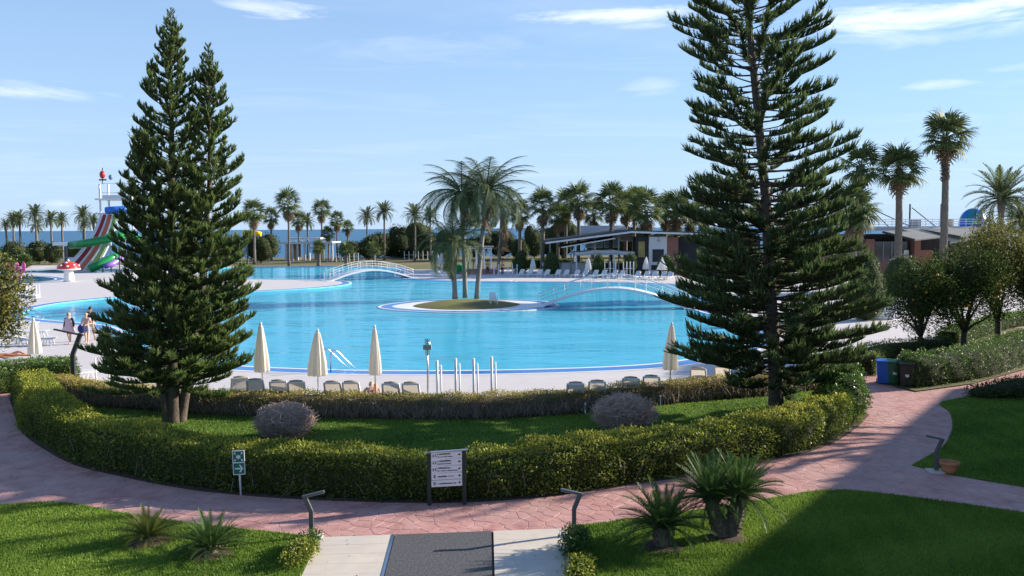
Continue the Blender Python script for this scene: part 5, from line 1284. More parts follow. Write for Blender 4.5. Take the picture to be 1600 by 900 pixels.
# thin posts at the left
for k, (px, py) in enumerate([(151, 617), (172, 622)]):
    b = P(px, py); root = empty('barrier_post', b, 0, 'thin white barrier post %s the left conifer on the deck' % ('further left of', 'just left of')[k], 'post', 'thin white posts on the deck')
    MB().tube([(0, 0, 0), (0, 0, 1.35)], .022, 8).build('pole', M_white, root, smooth=True); MB().lathe([(.14, 0), (.14, .03), (.03, .06)], n=14).build('base', M_white, root, smooth=True)
# handrails into the water
def pool_rail(px, py, rz, label, s=1.0):
    b = P(px, py); root = empty('pool_handrail', b, rz, label, 'handrail', 'pool handrails')
    for x in (-.3, .3): MB().tube([(x, -.35 * s, 0), (x, -.35 * s, .75 * s), (x, -.22 * s, .92 * s), (x, 0, .86 * s), (x, .9 * s, .02), (x, 1.05 * s, -.3)], .024, 8).build('rail', M_steel, root, smooth=True)
    for z in (-.12, -.3): MB().box((0, .85, z), (.56, .12, .03)).build('tread', M_steel, root)
pool_rail(521, 579, -.75, 'steel pool ladder rails at the near pool edge'); pool_rail(44, 497, -1.2, 'white pool rails at the left tip of the pool'); pool_rail(802, 439.5, math.pi, 'pool ladder rails at the far pool edge')

# white plastic armchair on the island
b = P(771, 479); b.z = .12; root = empty('plastic_chair', b, .25, 'white plastic armchair at the edge of the palm island', 'chair')
for x in (-.26, .26):
    for y in (-.24, .26): MB().bar((x, y, 0), (x * .92, y * .92, .62 if y < 0 else .45), .05).build('leg', M_plastic, root)
    MB().bar((x, -.26, .62), (x, .26, .64), .06, .035).build('armrest', M_plastic, root)
MB().box((0, 0, .43), (.52, .5, .04)).build('seat', M_plastic, root, bevel=.01); MB().box((0, .27, .70), (.52, .05, .55), rx=-.18).build('backrest', M_plastic, root, bevel=.02)

# ------------------------------------------------------------------ arched footbridges
def bridge(p0, p1, rise, width, n, label, nrail=3):
    d = p1 - p0; L = d.length; root = empty('footbridge', p0, math.atan2(d.y, d.x), label, 'bridge', 'white arched footbridges')
    K = 28; zs = [rise * math.sin(math.pi * k / K) ** 1.0 for k in range(K + 1)]; xs = [L * k / K for k in range(K + 1)]
    th = .20; w = width / 2
    vs, fs = [], []
    for x, z in zip(xs, zs): vs += [(x, -w, z + .06), (x, w, z + .06), (x, w, z + .06 - th), (x, -w, z + .06 - th)]
    for k in range(K):
        a = 4 * k
        for i in range(4): fs.append((a + i, a + (i + 1) % 4, a + 4 + (i + 1) % 4, a + 4 + i))
    fs += [(0, 1, 2, 3), (4 * K + 3, 4 * K + 2, 4 * K + 1, 4 * K)]
    MB().add(vs, fs).build('arched_slab', M_plastic, root, smooth=False)
    for x in (.0, L): MB().box((x, 0, -.02), (.9, width + .5, .14)).build('abutment', M_coping, root)
    for sy in (-1, 1):
        for j in range(n + 1):
            k = round(j * K / n); MB().tube([(xs[k], sy * (w - .06), zs[k]), (xs[k], sy * (w - .06), zs[k] + 1.0)], .022, 6).build('baluster', M_white, root, smooth=True)
        for q in range(nrail):
            hh = 1.02 - q * .28; MB().tube([(x, sy * (w - .06), z + hh) for x, z in zip(xs, zs)], .032 if q == 0 else .018, 6).build('rail', M_white, root, smooth=True)
p0, p1 = P(843, 478.5), P(1078, 481); bridge(p0, p1, 1.45, 1.9, 11, 'large white arched footbridge from the palm island to the right shore')
p0, p1 = P(511, 438.6), P(641, 433.5); bridge(p0, p1, 1.15, 2.0, 9, 'smaller white arched footbridge in the far arm of the pool')

# ------------------------------------------------------------------ water slides
M_red = mat('slide_red', (.28, .02, .03), (.35, .03, .04), 3, .35); M_or = mat('slide_orange', (.55, .13, .06), (.62, .16, .08), 3, .35); M_gr = mat('slide_green', (.30, .42, .12), (.36, .48, .15), 3, .35)
M_tube = mat('tube_green', (.008, .20, .05), (.015, .26, .07), 2, .3); M_blue = mat('tube_blue', (.015, .12, .55), (.02, .16, .62), 2, .3); M_pur = mat('tube_purple', (.26, .13, .50), (.33, .18, .58), 2, .3)
M_yel = mat('slide_yellow', (.75, .52, .02), (.8, .58, .03), 2, .3); M_pink = mat('slide_pink', (.62, .06, .28), (.70, .10, .34), 2, .35); M_fgwhite = mat('fibreglass_white', (.72, .72, .72), (.78, .78, .78), 3, .3)
sb0 = P(140, 424.5); D = sb0.y; u = D / FPX
tw = empty('water_slide_tower', sb0, 0, 'water slide tower with three striped lanes and green, blue and purple tubes', 'water slide')
def q(px, py, dy=0.0): v = PD(px, py, D + dy) - sb0; return v
# striped lanes: an S-profile sheet, split into lanes
def lane(x0a, x1a, x0b, x1b, m, zoff, name, par):
    """(x0a..x1a) px at the top, (x0b..x1b) at the bottom"""
    K = 18; vs, fs = [], []
    for k in range(K + 1):
        t = k / K; py = 336 + (423 - 336) * t; bow = (t ** 2.2) * .55 + t * .45
        for (xa, xb) in ((x0a, x0b), (x1a, x1b)):
            px = xa + (xb - xa) * bow; dy = 6.5 * (1 - t) ; v = q(px, py, dy); v.z = (q(px, py, dy).z if t < .97 else .12) + zoff; vs.append(tuple(v))
    n = len(vs)
    vs += [(x, y + .05, z - .10) for (x, y, z) in vs]
    for k in range(K): a = 2 * k; fs += [(a, a + 1, a + 3, a + 2), (n + a, n + a + 2, n + a + 3, n + a + 1), (a, a + 2, n + a + 2, n + a), (a + 1, n + a + 1, n + a + 3, a + 3)]
    return MB().add(vs, fs).build(name, m, par, smooth=False)
ed = [157, 184, 100, 148]; bed_ = lane(157, 185, 97, 147, M_fgwhite, -.02, 'lane_bed', tw)
for (m, s0, s1) in ((M_red, .14, .32), (M_or, .44, .62), (M_gr, .74, .92)):
    lane(157 + 28 * s0, 157 + 28 * s1, 97 + 50 * s0, 97 + 50 * s1, m, .09, 'lane', tw)
for s0 in (0, .38, .68, .985):
    lane(157 + 28 * s0, 157 + 28 * (s0 + .035), 97 + 50 * s0, 97 + 50 * (s0 + .035), M_fgwhite, .28, 'lane_wall', tw)
for px in (160.5, 174, 196, 210):
    for dy in (7.5, 11.0): a = q(px, 420, dy); tp_ = q(px, 288, dy); MB().tube([(a.x, a.y, 0), (a.x, a.y, tp_.z)], .16, 8).build('tower_column', M_fgwhite, tw, smooth=True)
for (y0, nm) in ((312, 'upper_platform'), (334, 'lower_platform')):
    a, c = q(159, y0, 9), q(212, y0, 9); MB().box(((a.x + c.x) / 2, a.y, a.z), (c.x - a.x, 4.6, .25)).build(nm, M_fgwhite, tw)
for py in (301, 306.5, 287):
    a, c = q(159, py, 7.3), q(212, py, 7.3); MB().tube([a, c], .05, 6).build('railing', M_white, tw)
a, c = q(160, 306, 7.3), q(205, 311, 7.3); MB().box(((a.x + c.x) / 2, a.y, (a.z + c.z) / 2), (c.x - a.x, .06, abs(a.z - c.z) * 1.5)).build('railing_panel', M_fgwhite, tw)
MB().tube([q(166, 329, 6), q(178, 328, 6), q(192, 327, 6.5), q(206, 332, 9), q(214, 343, 12)], .55, 14).build('blue_tube', M_blue, tw, smooth=True)
MB().tube([q(216, 372, 8), q(205, 366, 4), q(188, 369, 1.5), q(166, 374, .5), q(145, 378, .5), q(128, 381, 1), q(110, 383, 2.4)], .58, 14).build('green_tube', M_tube, tw, smooth=True)
MB().tube([q(186, 398, 3), q(172, 404, 1.5), q(158, 413, .5), q(140, 420, -.5)], [.5, .55, .6, .62], 12).build('green_chute', M_tube, tw, smooth=True)
MB().tube([q(197, 398, 4), q(186, 406, 2.5), q(176, 412, 1.2), q(164, 416, 0)], .42, 12).build('purple_tube', M_pur, tw, smooth=True)
pf = MB().box(q(98, 381, 2.5), (2.2, 1.6, .45)); pf.build('landing_platform', M_fgwhite, tw)
for px in (101, 104, 186): a = q(px, 385, 2.0); MB().tube([(a.x, a.y, 0), (a.x, a.y, a.z)], .12, 8).build('support', M_grey_metal, tw)
a = q(160, 273, 7.5); MB().ell(a, (.42, .42, .62), 14, 8).build('red_ornament', mat('ornament_red', (.45, .02, .02), (.55, .03, .03), 3, .35), tw, smooth=True); MB().tube([q(160, 288, 7.5), q(160, 262, 7.5)], .06, 6).bar(q(155, 281, 7.5), q(166, 281, 7.5), .2, .22).build('ornament_mast', M_dark, tw)
a = q(173, 277, 7.5); MB().ell(a, (.32, .32, .42), 12, 8).build('blue_ornament', mat('ornament_blue', (.10, .18, .32), (.14, .24, .4), 3, .4), tw, smooth=True)
# mushroom
b = P(108, 440); ms = empty('mushroom_fountain', b, 0, 'red mushroom fountain with white spots beside the kids pool', 'mushroom'); s = b.y / FPX
MB().lathe([(.62, 0), (.58, .3), (.50, 1.2), (.55, 1.45)], n=20).build('stalk', M_fgwhite, ms, smooth=True)
MB().lathe([(.9, 1.35), (1.28, 1.4), (1.30, 1.55)], n=24).build('gill_ring', M_fgwhite, ms, smooth=True); cp_ = MB().lathe([(1.26, 1.50), (1.22, 1.75), (.98, 2.08), (.55, 2.30), (.1, 2.37)], n=24).build('cap', mat('mushroom_red', (.52, .03, .03), (.6, .05, .045), 3, .35), ms, smooth=True)
for (a, rr, z) in ((-1.9, 1.05, 1.95), (-1.2, 1.12, 1.85), (-.5, 1.0, 2.0), (-2.6, 1.1, 1.85), (-1.5, .6, 2.26), (.4, 1.05, 1.9), (1.4, 1.0, 2.0)): MB().ell((rr * math.cos(a), rr * math.sin(a), z), (.17, .17, .10), 10, 6).build('spot', M_fgwhite, cp_, smooth=True)
MB().lathe([(.08, 2.35), (.14, 2.45), (.06, 2.65)], n=10).build('nozzle', M_fgwhite, ms, smooth=True)
# pink flower-shaped play slides
for k, (px, py, s_) in enumerate([(19, 440, 1.0), (33, 441, 1.15)]):
    b = P(px, py); root = empty('pink_play_feature', b, 0, ('left pink petal-shaped play feature by the kids pool', 'right pink petal-shaped play feature by the kids pool')[k], 'play feature', 'pink play features')
    MB().tube([(0, 0, 0), (0, 0, 1.6 * s_)], .08, 8).build('post', M_fgwhite, root, smooth=True); MB().lathe([(.3, 0), (.3, .05), (.1, .1)], n=12).build('foot', M_fgwhite, root)
    for (x, z, r_) in ((-.35, 1.6, .42), (.35, 1.55, .42), (0, 1.0, .36), (-.1, .55, .3)): MB().ell((x * s_, -.05, z * s_), (r_ * .55 * s_, .10, r_ * 1.25 * s_), 14, 8).build('petal', M_pink, root, smooth=True)
# low white railing by the kids pool
rl = empty('kids_pool_railing', P(36, 464), 0, 'white post railing in front of the pink play features', 'railing')
for k in range(11):
    v = P(12 + k * 5, 465 - k * .05) - rl.location; MB().tube([v, v + Vector((0, 0, 1.15))], .04, 6).build('post', M_white, rl); 
    if k % 2: MB().box(v + Vector((0, -.3, .12)), (.5, .5, .24)).build('foot_block', M_fgwhite, rl, bevel=.04)
# yellow slide seen behind the conifer
b = P(398, 412); root = empty('yellow_slide', b, 0, 'yellow slide tube showing behind the left conifer', 'water slide'); D3 = b.y
qq = lambda px, py: PD(px, py, D3) - b
MB().tube([qq(380, 366), qq(392, 364), qq(402, 365), qq(408, 366)], [.55, .55, .5, .4], 14).build('tube', M_yel, root, smooth=True)
for px in (386, 398): v = qq(px, 366); MB().tube([(v.x, 0, 0), (v.x, 0, v.z)], .15, 8).build('support', M_grey_metal, root)
# ------------------------------------------------------------------ buildings and far structures
M_wall_w = mat('white_wall', (.62, .61, .60), (.70, .69, .68), 1.5, .8); M_wall_g = mat('grey_wall', (.30, .30, .31), (.36, .36, .37), 1, .8); M_roof_d = mat('dark_roof', (.045, .047, .052), (.07, .072, .078), 1.5, .7)
M_brick = bpy.data.materials.new('brickwork'); nn, ll = nodes_of(M_brick); bt = nn.new('ShaderNodeTexBrick'); bt.inputs['Scale'].default_value = 4.0; bt.inputs['Color1'].default_value = (.24, .085, .06, 1); bt.inputs['Color2'].default_value = (.33, .13, .09, 1); bt.inputs['Mortar'].default_value = (.26, .21, .18, 1)
tcb = nn.new('ShaderNodeTexCoord'); mpb = nn.new('ShaderNodeMapping'); mpb.inputs['Rotation'].default_value = (math.pi / 2, 0, 0); ll.new(tcb.outputs['Object'], mpb.inputs[0]); ll.new(mpb.outputs[0], bt.inputs['Vector']); ll.new(bt.outputs[0], nn['Principled BSDF'].inputs['Base Color']); nn['Principled BSDF'].inputs['Roughness'].default_value = .9
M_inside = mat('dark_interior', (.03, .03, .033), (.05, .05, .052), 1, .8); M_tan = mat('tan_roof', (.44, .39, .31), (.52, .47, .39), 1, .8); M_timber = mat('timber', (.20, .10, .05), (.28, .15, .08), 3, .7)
def frame_at(px, depth): return PD(px, 400, depth)
# poolside bar with a wide dark sloping roof: x in metres along the picture plane at its depth
Db = 116.0; ub = Db / FPX; o0 = P(1000, 428.8); Db = o0.y; ub = Db / FPX
bar = empty('poolside_bar', o0, 0, 'poolside bar with a wide dark sloping roof behind the far loungers', 'building')
def bx(px, py): v = PD(px, py, Db) - o0; return v.x, v.z
def slab(name, x0, x1, y0, y1, z0, z1, m, par, bevel=0): return MB().box(((x0 + x1) / 2, (y0 + y1) / 2, (z0 + z1) / 2), (abs(x1 - x0), abs(y1 - y0), abs(z1 - z0))).build(name, m, par, bevel=bevel)
xl, zl = bx(852, 376); xm, zm = bx(985, 359); xr, zr = bx(1195, 366)
def roof(name, pts, y0, y1, th, m, par):
    n = len(pts); mb = MB(); vs = [(x, y0, z) for x, z in pts] + [(x, y1, z) for x, z in pts] + [(x, y0, z - th) for x, z in pts] + [(x, y1, z - th) for x, z in pts]; fs = []
    for i in range(n - 1): fs += [(i, i + 1, n + i + 1, n + i), (2 * n + i, 3 * n + i, 3 * n + i + 1, 2 * n + i + 1), (i, 2 * n + i, 2 * n + i + 1, i + 1), (n + i, n + i + 1, 3 * n + i + 1, 3 * n + i)]
    fs += [(0, n, 3 * n, 2 * n), (n - 1, 2 * n - 1 + 2 * n, 2 * n - 1 + 0, 3 * n - 1)] if False else [(0, n, 3 * n, 2 * n), (n - 1, 3 * n - 1, 4 * n - 1, 2 * n - 1)]
    return mb.add(vs, fs).build(name, m, par)
roof('roof', [(xl, zl), (xm, zm), (xr, zr)], -1.0, 14, .35, M_roof_d, bar)
roof('fascia', [(xl, zl - .18), (xm, zm - .18), (xr, zr - .1)], -1.12, -1.02, .22, M_wall_w, bar)
roof('lower_roof', [(xl + 2, zl - .75), (xm - 2, zm - .95)], -.6, 8, .2, M_roof_d, bar); roof('lower_fascia', [(xl + 2, zl - .80), (xm - 2, zm - 1.0)], -.7, -.61, .14, M_wall_w, bar)
xa, _ = bx(1014, 400); xb, _ = bx(1042, 400); xc, _ = bx(1060, 400)
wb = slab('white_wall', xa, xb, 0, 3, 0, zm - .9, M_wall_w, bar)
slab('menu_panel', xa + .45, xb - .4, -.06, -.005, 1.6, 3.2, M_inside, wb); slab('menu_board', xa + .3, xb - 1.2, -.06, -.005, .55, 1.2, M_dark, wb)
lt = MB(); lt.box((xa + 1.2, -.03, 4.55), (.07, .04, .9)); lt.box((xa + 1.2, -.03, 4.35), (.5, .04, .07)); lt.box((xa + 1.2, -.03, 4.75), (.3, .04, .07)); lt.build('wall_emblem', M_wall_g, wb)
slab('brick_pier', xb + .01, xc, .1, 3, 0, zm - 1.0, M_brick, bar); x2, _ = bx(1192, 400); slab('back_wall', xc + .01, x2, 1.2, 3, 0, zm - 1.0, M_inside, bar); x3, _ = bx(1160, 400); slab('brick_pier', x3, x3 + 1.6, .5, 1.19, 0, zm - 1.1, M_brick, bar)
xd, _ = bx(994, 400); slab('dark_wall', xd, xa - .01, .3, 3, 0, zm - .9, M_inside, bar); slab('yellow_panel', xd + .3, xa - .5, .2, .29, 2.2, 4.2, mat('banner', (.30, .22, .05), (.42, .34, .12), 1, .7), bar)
for px in (860, 893, 930, 968): x, _ = bx(px, 400); MB().tube([(x, 1, 0), (x, 1, zl - .4 + max(0, (px - 852) / 133 * (zm - zl)))], .09, 8).build('column', M_wall_g, bar)
x0, _ = bx(925, 0); x1, _ = bx(985, 0)
for k in range(4):
    xx = x0 + (x1 - x0) * k / 4; g_ = slab('window', xx + .1, xx + (x1 - x0) / 4 - .1, 9, 9.1, 3.2, zm - 1.1, M_white, bar); slab('pane', xx + .25, xx + (x1 - x0) / 4 - .25, 8.93, 8.99, 3.35, zm - 1.25, mat('sky_glass', (.25, .42, .50), (.30, .48, .56), 1, .15), g_)
# white bar counter block between topiaries
cb = P(890, 427); root = empty('bar_counter', cb, 0, 'long pale counter block between the second and third topiary', 'counter'); slab('counter', -3.6, 3.6, 0, 1.0, 0, 1.35, M_wall_w, root); slab('counter_top', -3.75, 3.75, -.15, 1.15, 1.36, 1.46, M_wall_g, root)
# white canopied gazebo
def gazebo(px0, px1, pyb, pyt, depth_m, label, cloth=True, name='gazebo', roofm=None):
    c0, c1 = P(px0, pyb), P(px1, pyb); root = empty(name, (c0 + c1) / 2, 0, label, 'gazebo', 'gazebos across the pool'); w = (c1.x - c0.x) / 2; D = c0.y; h = (pyb - pyt) * D / FPX
    for x in (-w + .1, -w * .33, w * .33, w - .1):
        for y in (0, depth_m): MB().box((x, y, h * .5), (.16, .16, h)).build('post', M_white, root)
    for y in (0, depth_m): MB().box((0, y, h + .10), (2 * w + .2, .18, .2)).build('beam', M_white, root)
    for x in (-w + .1, w - .1): MB().box((x, depth_m / 2, h + .11), (.18, depth_m - .19, .18)).build('beam', M_white, root)
    if cloth:
        K = 24; vs, fs = [], []
        for k in range(K + 1):
            t = k / K; x = -w - .15 + (2 * w + .3) * t; z = h + .35 + .28 * math.sin(math.pi * t) - .10 * abs(math.sin(3 * math.pi * t)); 
            for y in (-.35, depth_m + .35): vs.append((x, y, z))
        n = len(vs); vs += [(x, y, z - (.45 if y < 0 else .06)) for (x, y, z) in vs]
        for k in range(K): a = 2 * k; fs += [(a, a + 2, a + 3, a + 1), (a, n + a, n + a + 2, a + 2), (n + a, n + a + 1, n + a + 3, n + a + 2)]
        MB().add(vs, fs).build('canopy', M_canvas_w, root, smooth=True)
    else: MB().box((0, depth_m / 2, h + .28), (2 * w + .5, depth_m + .5, .14)).build('roof', roofm or M_wall_w, root)
    return root
gazebo(899, 990, 429, 398, 5.0, 'white gazebo with draped canopy behind the far loungers')
gazebo(732, 768, 424, 389, 3.0, 'small pale gazebo with flat roof behind the island palms', False, roofm=M_wall_g)
pk = empty('gazebo_awning', P(948, 424), 0, 'white peaked awning rising behind the draped gazebo', 'awning'); w_ = 4.4; zb = 4.2
MB().add([(-w_, 3, zb), (w_, 3, zb), (w_ * .72, 6, zb + 2.1), (-w_ * .72, 6, zb + 2.1), (-w_, 3.1, zb - .12), (w_, 3.1, zb - .12), (w_ * .72, 6.1, zb + 1.98), (-w_ * .72, 6.1, zb + 1.98)], [(0, 1, 2, 3), (7, 6, 5, 4), (0, 4, 5, 1), (1, 5, 6, 2), (2, 6, 7, 3), (3, 7, 4, 0)]).build('cloth', M_canvas_w, pk)
for x in (-w_ + .2, w_ - .2): MB().tube([(x, 3.1, 0), (x, 3.1, zb)], .08, 8).build('post', M_white, pk)
# white beach pavilion on the left
pv0 = P(478, 407); Dp = pv0.y; pv = empty('beach_pavilion', pv0, 0, 'white open beach pavilion with glazed roof frames before the sea', 'building'); up_ = Dp / FPX
hx = lambda px: (px - 478) * up_; hz2 = lambda py: (407 - py) * up_
slab('roof', hx(436), hx(520), 0, 8, hz2(381.5), hz2(378), M_wall_w, pv); slab('upper_roof', hx(444), hx(498), 2, 7, hz2(374), hz2(371.5), M_wall_w, pv)
for px in (445, 455, 463, 474, 481, 503, 517): slab('column', hx(px), hx(px) + .35, .3, .65, 0, hz2(381.5), M_wall_w, pv)
for (a, b_) in ((440, 462), (484, 500)): slab('timber_wall', hx(a), hx(b_), 4, 4.3, 0, hz2(382), mat('sand_wall', (.40, .27, .18), (.5, .36, .25), 1, .8), pv)
for k in range(6): px = 444 + k * 11; MB().bar((hx(px), 2.0, hz2(374)), (hx(px + 9), .2, hz2(378)), .12).build('roof_strut', M_white, pv)
slab('pergola_beam', hx(520), hx(566), .3, .6, hz2(381), hz2(379.5), M_wall_w, pv)
for px in (532, 560): slab('pergola_post', hx(px), hx(px) + .3, .3, .6, 0, hz2(381), M_wall_w, pv)
# post fences: (from px, to px, base y, count, height)
for (a, b_, py, n, h, lb_) in [(772, 808, 430, 6, 1.4, 'row of white barrier posts right of the dry-skirted palm'), (945, 962, 433, 3, 1.9, 'row of white posts between far loungers before the gazebo'), (974, 990, 433, 4, 1.9, 'row of white posts beside the fourth topiary'), (512, 560, 409, 8, 1.6, 'white post and rail fence before the white pavilion'), (632, 690, 406, 9, 1.7, 'white post fence in front of the long dark hedge')]:
    p0, p1 = P(a, py), P(b_, py); root = empty('post_fence', p0, math.atan2((p1 - p0).y, (p1 - p0).x), lb_, 'fence'); L = (p1 - p0).length
    for k in range(n): MB().tube([(L * k / (n - 1), 0, 0), (L * k / (n - 1), 0, h)], .07, 6).build('post', M_white, root)
    MB().tube([(0, 0, h * .55), (L, 0, h * .55)], .03, 5).build('rail', M_white, root)
# white slat fence by the orange tree
p0, p1 = P(1366, 492), P(1425, 497); root = empty('slat_fence', p0, math.atan2((p1 - p0).y, (p1 - p0).x), 'white slat fence seen through the orange tree', 'fence'); L = (p1 - p0).length
for k in range(15): MB().box((L * k / 14, 0, .65), (.08, .04, 1.3)).build('slat', M_white, root)
for z in (.25, 1.1): MB().box((L / 2, .04, z), (L, .03, .08)).build('rail', M_white, root)
bx0 = P(1370, 500); rb = empty('white_planter', bx0, 0, 'low white block at the end of the deck behind the conifer', 'planter'); slab('block', -.6, 1.1, 0, .5, 0, .38, M_plastic, rb, bevel=.03)
# right-hand brick restaurant with terrace, masts and railing
o1 = P(1440, 431); Dr = o1.y; ur = Dr / FPX; rs = empty('brick_restaurant', o1, 0, 'brick and dark-glazed restaurant with terrace roof and masts on the right', 'building')
rx = lambda px: (px - 1440) * ur; 
def rz_(py): return (PD(1440, py, Dr)).z
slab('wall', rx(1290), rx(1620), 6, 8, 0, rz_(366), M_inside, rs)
for (a, b_) in ((1368, 1382), (1446, 1456), (1300, 1312)): slab('brick_pier', rx(a), rx(b_), 3, 5.9, 0, rz_(374), M_brick, rs)
slab('low_brick_wall', rx(1372), rx(1400), 1.5, 2.2, 0, rz_(410), M_brick, rs); slab('low_brick_wall', rx(1456), rx(1475), 3, 3.6, 0, rz_(392), M_brick, rs)
slab('terrace_slab', rx(1290), rx(1640), 2, 12, rz_(360), rz_(354.5), M_wall_g, rs)
for (x0_, x1_, y0_, y1_) in ((1384, 1412, 362, 374), (1411, 1466, 359, 378), (1440, 1482, 358.5, 370), (1482, 1540, 359, 372)):
    mb = MB(); a, c = (rx(x0_), rz_(y0_)), (rx(x1_), rz_(y1_)); mb.add([(a[0], 1.2, a[1]), (c[0], -2.5, c[1]), (c[0] + 3.2, -2.5, c[1] + .35), (a[0] + 3.2, 1.2, a[1] + .35), (a[0], 1.2, a[1] - .15), (c[0], -2.5, c[1] - .15), (c[0] + 3.2, -2.5, c[1] + .2), (a[0] + 3.2, 1.2, a[1] + .2)], [(0, 1, 2, 3), (7, 6, 5, 4), (0, 4, 5, 1), (1, 5, 6, 2), (2, 6, 7, 3), (3, 7, 4, 0)]); mb.build('sloping_roof', M_tan, rs)
    MB().bar((a[0], 1.15, a[1] - .02), (c[0], -2.55, c[1] - .02), .2, .24).build('roof_edge', M_dark, rs)
g_ = slab('glazing', rx(1388), rx(1444), 4, 4.1, .4, rz_(378), M_glass, rs)
for px in (1400, 1414, 1430): slab('mullion', rx(px), rx(px) + .12, 3.9, 3.99, .4, rz_(378), M_wall_g, g_)
slab('window', rx(1434), rx(1442), 3.85, 3.89, rz_(408), rz_(392), M_white, rs)
arch = MB(); Ra = 8.5 * ur
for k in range(13):
    a0_, a1_ = math.pi * k / 13, math.pi * (k + 1) / 13; arch.add([(Ra * math.cos(a0_), 0, Ra * math.sin(a0_)), (Ra * math.cos(a1_), 0, Ra * math.sin(a1_)), (Ra * .78 * math.cos(a1_), 0, Ra * .78 * math.sin(a1_)), (Ra * .78 * math.cos(a0_), 0, Ra * .78 * math.sin(a0_)), (Ra * math.cos(a0_), .3, Ra * math.sin(a0_)), (Ra * math.cos(a1_), .3, Ra * math.sin(a1_)), (Ra * .78 * math.cos(a1_), .3, Ra * .78 * math.sin(a1_)), (Ra * .78 * math.cos(a0_), .3, Ra * .78 * math.sin(a0_))], [(0, 3, 2, 1), (4, 5, 6, 7), (0, 1, 5, 4), (3, 7, 6, 2)])
ao = arch.build('arch', M_wall_g, rs); ao.location = (rx(1425), 3.2, rz_(404) - .1)
for px in (1380, 1449, 1500): 
    x = rx(px); MB().tube([(x, 5, rz_(356)), (x, 5, rz_(317))], .10, 6).build('mast', M_dark, rs)
for (a, b_) in ((1383, 1412), (1383, 1448), (1452, 1488)): MB().tube([(rx(a), 5, rz_(323)), (rx(b_), 4.5, rz_(354))], .06, 5).build('stay', M_dark, rs)
for py in (342.5, 346, 350): MB().tube([(rx(1290), 3, rz_(py)), (rx(1560), 3, rz_(py))], .035, 5).build('terrace_rail', M_white, rs)
for k in range(26): x = rx(1290 + k * 10.8); MB().tube([(x, 3, rz_(354)), (x, 3, rz_(342.5))], .035, 5).build('terrace_post', M_white, rs)
slab('chimney_block', rx(1444), rx(1458), 3.4, 4.4, rz_(354), rz_(343), M_wall_g, rs); slab('roof_box', rx(1501), rx(1509), 3.2, 4.0, rz_(356), rz_(342), mat('beige_block', (.45, .38, .28), (.52, .45, .35), 1, .8), rs)
# teal play dome beyond the terrace
dm0 = PD(1520, 345, Dr + 22); dm = empty('play_dome', (dm0.x, dm0.y, 0), 0, 'teal and blue striped dome behind the restaurant terrace', 'dome'); Rd = 20 * (Dr + 22) / FPX; M_teal = mat('dome_teal', (.0, .20, .30), (.01, .26, .36), 2, .35)
for k in range(12):
    a0_, a1_ = 2 * math.pi * k / 12, 2 * math.pi * (k + 1) / 12; vs, fs = [], []
    for j in range(9):
        e = math.pi / 2 * j / 8
        for a in (a0_, (a0_ + a1_) / 2, a1_): vs.append((Rd * math.cos(e) * math.cos(a), Rd * math.cos(e) * math.sin(a), dm0.z - .5 + 1.25 * Rd * math.sin(e)))
    for j in range(8):
        for i in range(2): a = j * 3 + i; fs.append((a, a + 1, a + 4, a + 3))
    MB().add(vs, fs).build('dome_panel', M_teal if k % 3 else M_blue, dm, smooth=True)
MB().lathe([(Rd, 0), (Rd, dm0.z - .5)], n=24).build('dome_wall', M_blue, dm, smooth=True)
# litter bin and red life ring by the island
b = P(718, 427.5); gb = empty('park_bin', b, 0, 'green litter bin across the pool behind the island palms', 'bin'); MB().lathe([(.42, 0), (.5, 1.0), (.52, 1.02)], n=16).build('body', M_tube, gb, smooth=True); MB().lathe([(.55, 1.02), (.5, 1.18), (.1, 1.25)], n=16).build('lid', M_tube, gb, smooth=True)
# shallow red-paved steps behind the small gazebo
st = empty('red_steps', P(745, 429), 0, 'low red-paved steps leading up to the small gazebo', 'steps')
for k in range(4): slab('step', -2.4, 2.6, k * 1.4, k * 1.4 + 1.39, 0, .10 + k * .13, mat('red_paving', (.33, .15, .14), (.42, .21, .19), 3, .8), st)
